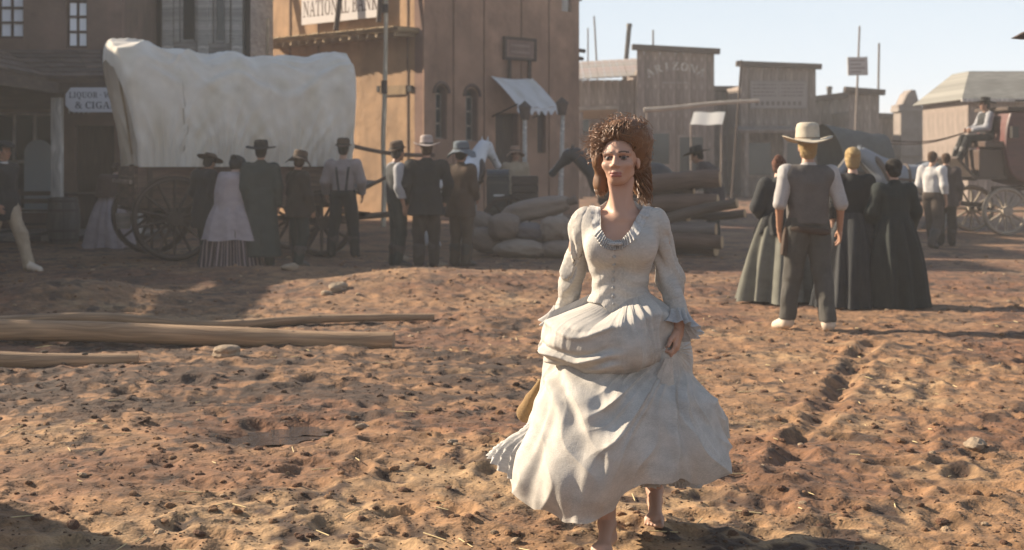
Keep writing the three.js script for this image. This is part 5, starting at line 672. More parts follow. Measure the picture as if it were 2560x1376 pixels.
person({ px: 272, py: 618, turn: 2.5, h: 1.6, fem: 1, nod: 0.3, label: 'person in pale pink dress with brown shawl bending by the wagon tail', J: { chest: [0, 1.24, 0.08], neck: [0, 1.41, 0.14], head: [0, 1.55, 0.2], sL: [0.16, 1.35, 0.12], sR: [-0.16, 1.35, 0.12], eL: [0.2, 1.1, 0.16], eR: [-0.2, 1.1, 0.16], wL: [0.12, 0.95, 0.32], wR: [-0.12, 0.95, 0.32] }, wear: [['bodice', C.pale], ['shawl', cloth(0.09, 0.05, 0.04), { hem: 1.0 }], ['skirt', C.pale, { r: 0.52, pleats: 12 }], ['hair', C.hairBrown, { bun: 'low' }]] });
person({ px: 1786, py: 628, turn: -1.9, h: 1.82, nod: 0.35, skin: 'tan', label: 'person in dark jacket and black hat bending behind the log pile', J: { chest: [0, 1.26, 0.1], neck: [0, 1.42, 0.2], head: [0, 1.55, 0.29], sL: [0.19, 1.37, 0.16], sR: [-0.19, 1.37, 0.16], eL: [0.23, 1.12, 0.22], wL: [0.2, 1.0, 0.42], eR: [-0.23, 1.12, 0.22], wR: [-0.2, 1.0, 0.42] }, wear: [['coat', cloth(0.07, 0.052, 0.05), { hem: 0.8 }], ['trousers', C.dkgreen], boots, ['hat', C.felt, { kind: 'wide', s: 1.05, tip: -0.1 }], ['hair', C.hairDark]], });
person({ pos: at(1288, 625, 28.5).setY(0), turn: 0.3, h: 1.78, label: 'person in pale jacket and tan hat standing behind the freight cart', wear: [['coat', C.tan, { hem: 0.8 }], ['trousers', C.brown], boots, ['hat', cloth(0.34, 0.2, 0.13), { kind: 'slouch', s: 1 }], ['hair', C.hairBrown]] });
// the group looking away at the right
const right = 'people at the right looking down the street';
person({ px: 2020, py: 822, turn: BACK * 1.02, h: 1.86, group: right, look: -0.05, label: 'person in white cowboy hat, grey vest and rolled white sleeves from behind', hand: 'rest', J: { sL: [0.2, 1.405, -0.01], sR: [-0.2, 1.405, -0.01], eL: [0.27, 1.13, -0.07], wL: [0.24, 0.9, 0.05], eR: [-0.28, 1.13, -0.05], wR: [-0.3, 0.9, 0.04], aL: [0.17, 0.085, 0.06], aR: [-0.14, 0.085, -0.16], kL: [0.13, 0.5, 0.05], kR: [-0.12, 0.5, -0.03], tL: [0.23, 0.035, 0.2], tR: [-0.18, 0.035, 0.0] }, wear: [['shirt', cloth(0.46, 0.43, 0.41), { puff: 0.02, rolled: 1 }], ['vest', C.vest, { hem: 0.95 }], ['trousers', cloth(0.085, 0.077, 0.066), { crop: 0.1 }], ['gunbelt', C.brown], ['boots', C.shoe, { tall: 0.12 }], ['hat', C.straw, { kind: 'cowboy', s: 1.06, tip: 0, band: cloth(0.3, 0.22, 0.15) }], ['hair', C.hairBlond, { long: 0.085 }]] });
person({ px: 1948, py: 752, turn: BACK * 0.93, h: 1.64, fem: 1, group: right, label: 'person in black bodice and olive-grey skirt beside the man in white hat', J: { eL: [0.26, 1.14, -0.04], wL: [0.2, 1.0, 0.12], eR: [-0.24, 1.12, 0], wR: [-0.16, 0.98, 0.14] }, wear: [['bodice', C.char, { puff: 0.04 }], ['skirt', C.olive, { r: 0.44, pleats: 10, fold: 1.5 }], ['apron', C.black, { hem: 0.82, r: 0.26 }], ['hair', cloth(0.12, 0.045, 0.025), { bun: 1 }]] });
person({ px: 2132, py: 765, turn: BACK * 0.97, h: 1.7, fem: 1, group: right, label: 'person with piled blond hair in a black dress', wear: [['bodice', C.black, { puff: 0.036 }], ['skirt', C.char, { r: 0.42, pleats: 12 }], ['hair', C.hairBlond, { bun: 1, extra: [el([0, 0.09, -0.04], [0.085, 0.075, 0.09])] }]] });
person({ px: 2235, py: 768, turn: BACK * 1.05, h: 1.6, fem: 1, group: right, label: 'stout person with dark pinned hair in a dark green dress', J: { sL: [0.19, 1.4, -0.01], sR: [-0.19, 1.4, -0.01], eL: [0.28, 1.14, 0], wL: [0.25, 0.92, 0.14], eR: [-0.28, 1.14, 0], wR: [-0.27, 0.9, 0.12] }, wear: [['coat', C.dkgreen, { hem: 0.82, flare: 0.2 }], ['skirt', cloth(0.018, 0.022, 0.02), { r: 0.42, pleats: 11, waist: 0.2 }], ['hair', C.hairDark, { bun: 'low', extra: [el([0, 0.05, -0.02], [0.098, 0.09, 0.1])] }]] });
person({ px: 2332, py: 622, turn: 2.4, h: 1.72, label: 'person in white shirt walking in the dust near the stagecoach', J: { kL: [0.1, 0.51, 0.12], aL: [0.1, 0.09, 0.2], aR: [-0.1, 0.1, -0.24], wL: [0.22, 0.95, 0.2] }, wear: [['shirt', C.white, { puff: 0.03 }], ['trousers', cloth(0.07, 0.05, 0.04)], boots, ['hair', C.hairBrown]] });
person({ px: 2366, py: 615, turn: 2.8, h: 1.7, label: 'person in dark clothes behind the white-shirted walker', wear: [['coat', cloth(0.07, 0.05, 0.045), { hem: 0.75 }], ['trousers', C.dkbrown], boots, ['hair', C.hairBrown]] });
{ // coach driver, seated
  const s = at(2462, 0, 30); person({ pos: new THREE.Vector3(s.x + 0.02, 1.92 - 0.86, -30), turn: -1.45, h: 1.76, label: 'seated coach driver in dark coat and dark hat holding the reins', hand: 'fist', J: { pel: [0, 0.97, -0.05], hL: [0.1, 0.95, 0], hR: [-0.1, 0.95, 0], kL: [0.13, 0.92, 0.43], kR: [-0.13, 0.92, 0.43], aL: [0.13, 0.5, 0.62], aR: [-0.13, 0.5, 0.62], eL: [0.26, 1.15, 0.08], wL: [0.13, 1.1, 0.34], eR: [-0.26, 1.15, 0.08], wR: [-0.13, 1.1, 0.34] }, wear: [['shirt', C.grey, { puff: 0.034, hem: 0.9 }], ['vest', C.char, { hem: 0.9 }], ['trousers', C.black], boots, ['hat', C.felt, { kind: 'wide', s: 1.02 }], ['hair', C.hairDark]] });
  const a = at(2418, 330, 29.9), t = thing('reins', 'dark reins slanting from the coach driver to the grey horse', 'reins'); for (const k of [0, 1]) { const e = at(2230, 352 + 8 * k, 30.2 + 0.3 * k); const pts = []; for (let i = 0; i <= 8; i++) { const p = a.clone().lerp(e, i / 8); p.y -= 0.1 * Math.sin(Math.PI * i / 8); pts.push(p); } part(t, 'strap', new THREE.TubeGeometry(new THREE.CatmullRomCurve3(pts), 20, 0.014, 5), MAT.leather); }
}
// ------------------------------------------------------------------ horses: facing +x, about 1.55 m at the withers
function horse(o) {
  const t = thing('horse', o.label, 'horse', [o.pos.x, groundHeight(o.pos.x, o.pos.z) - 0.01, o.pos.z], o.turn ?? 0), up = o.neck ?? 0.55;
  const poll = [0.98 + 0.18 * (1 - up), 1.55 + 0.55 * up, 0], muzzle = [poll[0] + 0.4, poll[1] - 0.42 - 0.04 * (1 - up), 0];
  const leg = (x, z, hind, sw) => hind ? [rc([x, 1.15, z * 0.8], [x + 0.14, 0.88, z], 0.19, 0.1, 0.08), rc([x + 0.14, 0.88, z], [x - 0.1 + sw, 0.55, z], 0.095, 0.058), rc([x - 0.1 + sw, 0.55, z], [x - 0.07 + sw, 0.2, z], 0.05, 0.037), rc([x - 0.07 + sw, 0.2, z], [x - 0.02 + sw, 0.07, z], 0.045, 0.045), rc([x - 0.02 + sw, 0.07, z], [x + 0.01 + sw, 0.03, z], 0.055, 0.06)] : [rc([x, 1.1, z * 0.8], [x + 0.02, 0.78, z], 0.14, 0.075, 0.07), rc([x + 0.02, 0.78, z], [x + 0.02 + sw, 0.48, z], 0.07, 0.05), rc([x + 0.02 + sw, 0.48, z], [x + sw, 0.18, z], 0.045, 0.034), rc([x + sw, 0.18, z], [x + 0.04 + sw, 0.07, z], 0.042, 0.043), rc([x + 0.04 + sw, 0.07, z], [x + 0.06 + sw, 0.03, z], 0.053, 0.058)];
  const P = [el([-0.5, 1.2, 0], [0.4, 0.31, 0.28]), el([0, 1.14, 0], [0.6, 0.3, 0.28]), el([0.45, 1.16, 0], [0.32, 0.34, 0.25]), rc([0.3, 1.38, 0], [0.5, 1.42, 0], 0.13, 0.12), rc([0.55, 1.25, 0], [poll[0] - 0.04, poll[1] - 0.08, 0], 0.22, 0.105, 0.08), rc([0.45, 1.4, 0], [poll[0] - 0.1, poll[1] - 0.02, 0], 0.12, 0.075, 0.08), el([poll[0] + 0.07, poll[1] - 0.08, 0], [0.13, 0.12, 0.09]), rc([poll[0] + 0.08, poll[1] - 0.09, 0], muzzle, 0.1, 0.06, 0.04), el([muzzle[0], muzzle[1], 0], [0.07, 0.065, 0.058]), rc([poll[0] + 0.09, poll[1] - 0.2, 0.02], [poll[0] + 0.2, poll[1] - 0.26, 0], 0.075, 0.05), ...leg(0.45, 0.14, false, o.sw?.[0] ?? 0.05), ...leg(0.45, -0.14, false, o.sw?.[1] ?? -0.08), ...leg(-0.6, 0.15, true, o.sw?.[2] ?? 0), ...leg(-0.6, -0.15, true, o.sw?.[3] ?? 0.1), rc([poll[0], poll[1] - 0.02, 0.055], [poll[0] - 0.01, poll[1] + 0.13, 0.075], 0.032, 0.012, 0.02), rc([poll[0], poll[1] - 0.02, -0.055], [poll[0] - 0.01, poll[1] + 0.13, -0.075], 0.032, 0.012, 0.02)];
  const c = o.color, bl = o.blaze; part(t, 'body', blob(P, 0.024, 0.05, (x, y, z) => { const along = (x - poll[0]) * 0.69 - (y - poll[1]) * 0.72, front = (x - poll[0]) * 0.72 + (y - poll[1]) * 0.69; if (bl && along > 0.02 && along < 0.62 && front > 0.02 && Math.abs(z) < 0.035 + 0.02 * noise2(x * 9, y * 9)) return [0.6, 0.57, 0.53]; const n = 1 + 0.2 * noise3(x * 4, y * 4, z * 4); return [c[0] * n, c[1] * n, c[2] * n]; }), plain(1, 1, 1, 0.6, { vertexColors: true }));
  const hair = plain(...(o.mane ?? [0.02, 0.017, 0.015]), 0.8), q = mulberry(3), strands = (n, fn) => mergeGeometries(Array.from({ length: n }, (_, i) => fn(i / n)));
  part(t, 'mane', strands(90, (u) => { const b = V3([mix(0.42, poll[0] - 0.03, u), mix(1.5, poll[1] + 0.02, u), 0.0]), s = q() < 0.7 ? 1 : -1, L = 0.16 + 0.1 * q(); return bar(b.toArray(), [b.x - 0.1 + 0.06 * q(), b.y - L, s * (0.1 + 0.05 * q())], 0.014, 0.004, 4); }), hair);
  part(t, 'tail', strands(60, () => { const a = q() * 6.3, r = 0.03 * q(); return bar([-0.88 + r * Math.cos(a), 1.33, r * Math.sin(a)], [-1.03 + 0.1 * q(), 0.55 + 0.25 * q(), 0.1 * (q() - 0.5)], 0.02, 0.005, 4); }), hair);
  const lm = MAT.leather;
  if (o.saddle) { const s = part(t, 'saddle', blob([el([0.1, 1.44, 0], [0.26, 0.06, 0.2]), rc([0.3, 1.46, 0], [0.32, 1.58, 0], 0.035), rc([-0.14, 1.46, -0.12], [-0.14, 1.52, 0.12], 0.05), el([0.08, 1.2, 0.3], [0.16, 0.26, 0.035]), el([0.08, 1.2, -0.3], [0.16, 0.26, 0.035])], 0.02, 0.04), lm); part(s, 'girth', new THREE.TorusGeometry(0.3, 0.022, 6, 24).rotateY(Math.PI / 2).scale(1, 1.03, 0.98), lm, [0.25, 1.13, 0]); }
  if (o.collar) { const h = part(t, 'collar', new THREE.TorusGeometry(0.3, 0.065, 10, 28).scale(0.82, 1.15, 1).rotateY(Math.PI / 2).rotateZ(-0.5), lm, [0.6, 1.27, 0]); part(h, 'trace', bar([0, -0.1, 0.29], [-1.5, -0.25, 0.33], 0.025), lm); part(h, 'trace', bar([0, -0.1, -0.29], [-1.5, -0.25, -0.33], 0.025), lm); part(t, 'belly_band', new THREE.TorusGeometry(0.305, 0.025, 6, 26).rotateY(Math.PI / 2), lm, [0.1, 1.14, 0]); }
  const hm = V3(poll).lerp(V3(muzzle), 0.62); part(t, 'bridle', mergeGeometries([bar([hm.x - 0.04, hm.y - 0.075, 0.062], [hm.x + 0.05, hm.y + 0.06, 0.062], 0.01, 0.01, 5), bar([hm.x, hm.y, 0.07], [poll[0] + 0.02, poll[1] - 0.02, 0.09], 0.01, 0.01, 5), bar([hm.x, hm.y, -0.07], [poll[0] + 0.02, poll[1] - 0.02, -0.09], 0.01, 0.01, 5)]), lm);
  return t;
}
horse({ label: 'dark saddled horse with white blaze standing before the bank', pos: at(1570, 0, 27.5), turn: Math.PI - 0.3, neck: 0.35, color: [0.028, 0.024, 0.024], blaze: 1, saddle: 1 });
horse({ label: 'white harnessed horse behind the brown coated man', pos: at(1128, 0, 26.6), turn: 0.95, neck: 0.62, color: [0.55, 0.54, 0.55], mane: [0.45, 0.44, 0.45], collar: 1 });
horse({ label: 'blue-grey coach horse in the dust', pos: at(2275, 0, 30.4), turn: Math.PI + 0.1, neck: 0.35, color: [0.2, 0.215, 0.24], mane: [0.08, 0.08, 0.09], collar: 1, sw: [0.2, -0.2, -0.15, 0.2] });
horse({ label: 'darker coach horse beside the blue-grey one', pos: at(2262, 0, 31.8), turn: Math.PI + 0.05, neck: 0.3, color: [0.07, 0.06, 0.056], collar: 1, sw: [-0.15, 0.2, 0.1, -0.1] });
// ------------------------------------------------------------------ the woman in white, walking towards the camera
{
  const D = 6.1, X0 = (1530 - 1280) / F * D, gy = groundHeight(X0, -D);
  const t = thing('person', 'barefoot person in white dress with auburn hair walking towards the camera', 'person', [X0, 0, -D]); void gy;
  const W = (px, py, z = 0) => [(px - 1280) / F * (D - z) - X0, EYE - (py - HORIZON) / F * (D - z), z];
  const linen = new THREE.MeshPhysicalMaterial({ color: rgb(0.57, 0.52, 0.46), roughness: 0.95, map: texCloth, bumpMap: texClothBump, bumpScale: 0.0008, });
  const linenThin = new THREE.MeshPhysicalMaterial({ color: rgb(0.64, 0.61, 0.57), roughness: 0.95, map: texCloth, bumpMap: texClothBump, bumpScale: 0.0015, transmission: 0.22, thickness: 0 });
  const skin = [0.45, 0.255, 0.175];
  const S = { l: [-0.118, 1.352, -0.02], r: [0.188, 1.352, -0.02] }, E = { l: [-0.165, 1.1, -0.09], r: [0.25, 1.1, -0.03] }, H = { l: [-0.208, 0.9, -0.15], r: [0.272, 0.905, 0.09] };
  const torso = (e) => [rc([0.0, 1.075, 0], [-0.032, 1.25, 0.0], 0.063 + e, 0.084 + e), rc([0.068, 1.075, 0], [0.102, 1.25, 0.0], 0.063 + e, 0.084 + e), rc([-0.015, 0.94, -0.01], [0.0, 1.075, 0], 0.104 + e, 0.063 + e), rc([0.08, 0.94, -0.01], [0.068, 1.075, 0], 0.104 + e, 0.063 + e), el([-0.036, 1.238, 0.078], [0.074 + e, 0.072 + e, 0.066 + e], 0.035), el([0.1, 1.238, 0.078], [0.074 + e, 0.072 + e, 0.066 + e], 0.035), rc([-0.085, 1.335, -0.02], [0.155, 1.335, -0.02], 0.058 + e, 0.058 + e, 0.06), rc([0.035, 1.3, 0.0], [0.04, 1.39, -0.02], 0.09 + e, 0.06 + e, 0.05)];
  // ---- body
  const legR = [rc([-0.03, 0.93, 0], [-0.035, 0.52, 0.16], 0.085, 0.058), rc([-0.035, 0.52, 0.16], [-0.03, 0.11, 0.14], 0.056, 0.036)], legL = [rc([0.1, 0.93, 0], [0.165, 0.5, -0.1], 0.085, 0.058), rc([0.165, 0.5, -0.1], [0.215, 0.13, -0.34], 0.056, 0.036)];
  const bodyP = [...torso(-0.006).map((p, i) => (i === 2 || i === 3 ? { ...p, ra: p.ra - 0.022, rb: p.rb - 0.008 } : p)), rc(S.l, E.l, 0.045, 0.037), rc(E.l, H.l, 0.037, 0.025), rc(S.r, E.r, 0.045, 0.037), rc(E.r, H.r, 0.037, 0.025), ...legR, ...legL, rc([0.04, 1.37, -0.018], [0.038, 1.53, -0.01], 0.052, 0.047), rc([-0.04, 1.36, 0.04], [0.02, 1.352, 0.06], 0.011, 0.012, 0.03), rc([0.115, 1.36, 0.04], [0.055, 1.352, 0.06], 0.011, 0.012, 0.03), rc([-0.005, 1.52, 0.02], [0.022, 1.365, 0.05], 0.016, 0.012, 0.03), rc([0.075, 1.52, 0.01], [0.046, 1.365, 0.05], 0.016, 0.012, 0.03)];
  const bodyG = blob(bodyP, 0.011, 0.03), paint = (g, c) => { g.setAttribute('color', new THREE.Float32BufferAttribute(Array.from({ length: g.attributes.position.count }, () => c).flat(), 3)); return g; };
  const foot = (a, toe, lift) => { const d = V3(toe).sub(V3(a)).setY(0).normalize(), s = new THREE.Vector3(d.z, 0, -d.x), P = [], q = (f, k, y) => [a[0] + d.x * f + s.x * k, y, a[2] + d.z * f + s.z * k]; P.push(rc([a[0], a[1], a[2]], q(-0.035, 0, 0.035 + lift), 0.036, 0.032), rc(q(-0.035, 0, 0.033 + lift), q(0.13, 0, 0.026), 0.032, 0.022), rc([a[0], a[1], a[2]], q(0.12, 0.012, 0.03), 0.036, 0.022), rc(q(0.12, -0.024, 0.022), q(0.12, 0.026, 0.022), 0.02, 0.021)); [[0.03, 0.052, 0.0125], [0.012, 0.05, 0.0098], [-0.004, 0.044, 0.0092], [-0.018, 0.036, 0.0088], [-0.031, 0.026, 0.008]].forEach(([k, l, r]) => P.push(rc(q(0.125, k, 0.02), q(0.13 + l, k * 1.12, 0.012), r * 1.1, r, 0.006))); return blob(P, 0.0065, 0.02); };
  const headF = headField(true), hm = new THREE.Matrix4().makeRotationFromEuler(new THREE.Euler(-0.06, -0.3, 0.03, 'YXZ')); hm.multiply(new THREE.Matrix4().makeScale(1.1, 0.98, 1.06)); hm.setPosition(0.034, 1.6, 0.012);
  const headG = meshField(headF, [[-0.1, -0.125, -0.12], [0.1, 0.13, 0.125]], 0.0032, skinTone(skin, [0.33, 0.125, 0.1], [0.09, 0.045, 0.025]));
  part(t, 'body', mergeGeometries([paint(bodyG, skin), placed(headG, hm), handAt(E.l, H.l, -1, 'fist', skin, [0.6, 0, -0.4]), handAt([H.r[0] + 0.03, H.r[1] + 0.2, H.r[2] - 0.06], H.r, 1, 'fist', skin, [-1, 0, -0.25]), paint(foot([-0.03, 0.1, 0.14], [-0.09, 0.03, 0.36], 0), skin), paint(foot([0.215, 0.13, -0.34], [0.19, 0.03, -0.15], 0.03), skin)]), skinM);
  // ---- bodice with a scooped neck
  const poly = [[-0.062, 1.5], [-0.062, 1.31], [-0.04, 1.272], [-0.008, 1.258], [0.03, 1.262], [0.07, 1.3], [0.142, 1.405], [0.15, 1.5]];
  const polyD = (x, y) => { let d = 1e9, s = 1; for (let i = 0, j = poly.length - 1; i < poly.length; j = i++) { const [ax, ay] = poly[i], [bx, by] = poly[j], ex = bx - ax, ey = by - ay, wx = x - ax, wy = y - ay, h = clamp((wx * ex + wy * ey) / (ex * ex + ey * ey)); d = Math.min(d, (wx - ex * h) ** 2 + (wy - ey * h) ** 2); const c1 = y >= ay, c2 = y < by, c3 = ex * wy > ey * wx; if ((c1 && c2 && c3) || (!c1 && !c2 && !c3)) s = -s; } return s * Math.sqrt(d); };
  const hem = (x) => 0.945 + 1.05 * Math.abs(x - 0.0) * (Math.abs(x) < 0.12 ? 1 : 1) ;
  const tf = field(torso(0.011), 0.03), seam = (x) => 0.0016 * (Math.exp(-(((x - 0.0) / 0.004) ** 2)) - Math.exp(-(((x + 0.05) / 0.004) ** 2)) - Math.exp(-(((x - 0.085) / 0.004) ** 2)));
  const bodF = (x, y, z) => { let f = tf(x, y, z) - (z > 0 ? seam(x) : 0) + 0.0026 * noise3(x * 24, y * 13, z * 24) + 0.0024 * Math.sin(y * 95 + 5 * noise2(x * 11, y * 5)) * smooth(1.2, 1.08, y); f = Math.max(f, (z > -0.03 ? -polyD(x, y) : y - 1.46), Math.min(1.0, hem(x)) - y, y - 1.43); return f; };
  const bod = part(t, 'bodice', meshField(bodF, [[-0.2, 0.92, -0.15], [0.27, 1.45, 0.17]], 0.0068), linen);
  const frontZ = (x, y) => { let z = 0.22; while (z > -0.1 && tf(x, y, z) > 0) z -= 0.002; return z; };
  for (let i = 0; i < 9; i++) { const y = 1.235 - i * 0.0335, x = 0.0; part(bod, 'button', new THREE.SphereGeometry(0.0078, 10, 8).scale(1, 1, 0.6), linenThin, [x, y, frontZ(x, y) + 0.004]); }
  { // gathered lace along the neckline
    const pts = []; for (let i = 0; i < poly.length - 1; i++) for (let k = 0; k < 12; k++) pts.push([mix(poly[i][0], poly[i + 1][0], k / 12), Math.min(1.425, mix(poly[i][1], poly[i + 1][1], k / 12))]);
    const path = pts.filter(([, y]) => y < 1.42), c = [0.035, 1.4];
    part(bod, 'lace_collar', sheet(path.length * 4, 6, (u, v) => { const f = u * (path.length - 1), i = Math.min(path.length - 2, Math.floor(f)), k = f - i, x = mix(path[i][0], path[i + 1][0], k), y = mix(path[i][1], path[i + 1][1], k); let dx = x - c[0], dy = y - c[1]; const l = Math.hypot(dx, dy) || 1; dx /= l; dy /= l; const w = mix(-0.012, 0.03, v), xx = x + dx * w, yy = y + dy * w; return [xx, yy, frontZ(xx, yy) + 0.006 + 0.006 * Math.sin(u * 150) * (0.4 + Math.abs(v - 0.4)) + 0.004 * noise2(u * 90, v * 4)]; }, [0.6, 0.05]), linenThin);
    part(bod, 'ribbon_bow', blob([el([-0.012, 1.257, frontZ(0, 1.257) + 0.012], [0.016, 0.009, 0.008]), el([0.018, 1.257, frontZ(0, 1.257) + 0.012], [0.016, 0.009, 0.008]), el([0.003, 1.256, frontZ(0, 1.257) + 0.016], [0.007, 0.007, 0.006])], 0.003, 0.004), linenThin);
  }
  // ---- sleeves, loose above, close at the forearm, with a frilled cuff
  for (const s of ['l', 'r']) {
    const w = H[s].map((v, i) => mix(v, E[s][i], 0.16)), P = [rc(S[s], E[s], 0.05, 0.051, 0.03), rc(E[s], w, 0.051, 0.041, 0.03), el([S[s][0], S[s][1] - 0.04, S[s][2]], [0.052, 0.07, 0.06])];
    const ax = V3(sub3(E[s], S[s])).normalize(), f0 = field(P, 0.03), f = (x, y, z) => { const al = (x - S[s][0]) * ax.x + (y - S[s][1]) * ax.y + (z - S[s][2]) * ax.z, a = Math.atan2(z - S[s][2], x - S[s][0] - al * ax.x); return f0(x, y, z) + 0.006 * Math.sin(a * 5 + al * 24 + 3 * noise2(al * 9, a)) * smooth(0.02, 0.12, al) + 0.008 * noise3(x * 22, y * 12, z * 22) + 0.004 * Math.abs(noise3(x * 40, y * 60, z * 40)); };
    const sl = part(t, 'sleeve', meshField(f, bounds(P, 0.03), 0.0085), linen);
    const y = V3(sub3(H[s], E[s])).normalize(), x = new THREE.Vector3(0, 0, 1).cross(y).normalize(), z = x.clone().cross(y); // frill round the wrist
    part(sl, 'cuff', sheet(110, 14, (u, v) => { const a = u * 2 * Math.PI, r = 0.046 + 0.036 * v * v + 0.006 * v, rr = r + (0.004 + 0.012 * v) * Math.sin(a * 11 + 2 * noise2(Math.cos(a) * 2, v)), p = V3(w).addScaledVector(y, -0.03 + 0.085 * v + (s === 'r' ? 0.022 * v * Math.cos(a - 3.3) * -1 : 0)).addScaledVector(x, rr * Math.cos(a)).addScaledVector(z, rr * Math.sin(a)); return p.toArray(); }, [0.4, 0.1]), linenThin);
  }
  // ---- skirts: silhouettes by plate row, left and right edge
  const ring = (T, py, a, depth) => { const L = T(1, py), Rr = T(2, py), cx = (L + Rr) / 2, rx = (Rr - L) / 2, z = rx / 590 * depth * Math.sin(a); return [cx + rx * Math.cos(a), z]; };
  const overT = table([[715, 1480, 1622], [728, 1468, 1630], [742, 1440, 1650], [765, 1400, 1672], [795, 1370, 1688], [835, 1352, 1697], [875, 1346, 1699], [905, 1352, 1697], [925, 1372, 1688], [936, 1400, 1670], [930, 1415, 1655]].slice(0, 10));
  const ridge = (s) => 1 - 2 * Math.pow(Math.abs(Math.sin(s)), 0.75);   // rounded tops, sharp valleys
  const waistZ = (a) => 0.084 * Math.sin(a), waistX = (a) => 0.036 + 0.108 * Math.cos(a);
  part(t, 'overskirt', sheet(440, 140, (u, v) => {
    const a = u * 2 * Math.PI, sA = Math.sin(a), cA = Math.cos(a), low = 935 - 26 * smooth(0.2, 0.95, cA) - 20 * smooth(0.5, 1, -cA) - 12 * Math.max(0, -sA), tuck = Math.max(0, v * 1.06 - 1) / 0.06, vv = Math.min(1, v * 1.06);
    const dip = sA > 0 ? 62 * Math.pow(Math.max(0, 1 - Math.abs(waistX(a) - 0.0) / 0.125), 0.9) : 0, start = 716 + dip, py = mix(start, low, vv), py0 = mix(716 + dip * 0.7, 936, vv); let [px, z] = ring(overT, py0, a, 1.0);
    const nn = noise2(cA * 2.2 + 5, sA * 2.2 + v * 1.2), pl = smooth(0.02, 0.22, v) * (1 - 0.35 * v);
    let r = 0.010 * pl * ridge(a * 12 + 2.6 * nn + 1.2 * v * noise2(cA * 5, sA * 5)) * (0.16 + 1.05 * smooth(-0.3, 0.4, cA)) + 0.004 * smooth(0, 0.1, v) * ridge(a * 23 + 5 * nn) * (1 - v) * (0.25 + 0.9 * smooth(-0.4, 0.3, cA)) + 0.026 * noise2(cA * 2.6 + 2, sA * 2.6 + v * 2.4) * smooth(0.1, 0.5, v);
    const sw = (c, w, am) => { const q = (v - c - 0.05 * Math.sin(a * 3 + 1) - 0.03 * noise2(cA * 4, v * 5)) / w; r += am * (Math.exp(-q * q) - 0.7 * Math.exp(-((q + 1.6) ** 2))) * smooth(0.35, -0.25, cA) * smooth(-0.3, 0.2, sA); }; sw(0.74, 0.055, 0.02); sw(0.9, 0.04, 0.016); sw(0.36, 0.05, 0.01);
    r -= 0.05 * tuck * tuck + 0.018 * tuck; const b = Math.pow(smooth(-0.02, 0.34, v), 0.75), p0 = W(px, py, z), ww = W(1530, py, 0.09 * sA); return [mix(waistX(a), p0[0], b) + r * cA, mix(ww[1], p0[1], b) + (tuck ? 0.01 * tuck : 0), mix(waistZ(a), p0[2], b) + r * sA];
  }, [4, 1.2]), linen);
  const underT = table([[800, 1430, 1705], [830, 1385, 1728], [860, 1352, 1746], [900, 1344, 1752], [940, 1341, 1750], [980, 1335, 1766], [1020, 1330, 1790], [1060, 1322, 1812], [1100, 1312, 1834], [1150, 1303, 1846], [1200, 1300, 1846], [1250, 1310, 1830], [1300, 1330, 1800]]);
  const hemT = table([[0, 1100], [0.3, 1138], [0.62, 1196], [1.2, 1212], [1.5, 1218], [1.62, 1240], [1.72, 1290], [2.1, 1302], [2.5, 1286], [2.9, 1240], [3.2, 1205], [3.8, 1160], [4.7, 1140], [5.5, 1100], [6.2832, 1100]]);
  const hand = [1682, 905];
  part(t, 'underskirt', sheet(460, 200, (u, v) => {
    const a = u * 2 * Math.PI, sA = Math.sin(a), cA = Math.cos(a), hemY = hemT(1, a) + 7 * Math.sin(a * 9 + 1) + 4 * Math.sin(a * 17), py = mix(806, hemY, v); let [px, z] = ring(underT, py, a, 0.9); { const k = smooth(900, 1010, py), fr = smooth(-0.5, 0.1, sA), cx = (underT(1, py) + underT(2, py)) / 2; px = cx + (px - cx) * mix(1, mix(0.8, 1, k), fr); z *= mix(1, mix(0.66, 1, k), fr); }
    // folds drawn to the gathering hand on the right, long swags from the left hip
    const phi = Math.atan2(px - hand[0], py - hand[1] + 30), rr = Math.hypot(px - hand[0], py - hand[1]), phi2 = Math.atan2(px - 1300, py - 760), f1 = smooth(1440, 1560, px) * smooth(-0.5, 0.25, sA), f2 = smooth(1580, 1440, px) * smooth(-0.4, 0.2, sA);
    let r = f1 * 0.016 * smooth(10, 130, rr) * ridge(phi * 7.5 + 1.3 * noise2(phi * 3, rr * 0.006) + 0.6) + f1 * 0.0075 * ridge(phi * 17 + 2 * noise2(phi * 5, rr * 0.01)) * smooth(0, 60, rr) * smooth(600, 120, rr);
    r += f2 * 0.013 * smooth(0, 0.3, v) * Math.sin(phi2 * 22 + 2.2 * noise2(phi2 * 4 + 7, py * 0.006) + 0.9) + f2 * 0.007 * ridge(phi2 * 17 + 1.5 * noise2(phi2 * 5, py * 0.01)) * v + (1 - f1) * (1 - f2) * 0.02 * ridge(a * 11 + 2 * noise2(cA * 3, v * 2)) * v;
    r += 0.03 * noise2(cA * 3 + 9, v * 3 + sA * 2) * v + 0.012 * noise2(cA * 8, sA * 8 + v * 6) * v; r += 0.03 * Math.exp(-(((px - 1500) / 60) ** 2)) * smooth(0.3, 0.8, v) * Math.max(0, sA);   // the leading knee pushes the cloth forward
    const p = W(px, py, z); p[0] += r * cA; p[2] += r * sA; if (v < 0.12) { const k = 1 - v / 0.12; p[0] *= 1 - 0.12 * k; p[2] *= 1 - 0.2 * k; } p[1] = Math.max(p[1], 0.012 + 0.006 * Math.sin(a * 13)); return p;
  }, [4.4, 1.6]), linen);
  // gathered knot of cloth in the hand
  part(t, 'gathered_cloth', sheet(60, 24, (u, v) => { const a = u * 2 * Math.PI, q = 0.012 + 0.05 * Math.pow(v, 1.3), p = W(1672 - 22 * v, 896 + 85 * v, 0.2 - 0.02 * v); return [p[0] + (q + 0.006 * Math.sin(a * 8)) * Math.cos(a), p[1], p[2] + 0.6 * q * Math.sin(a)]; }, [0.4, 0.2]), linen);
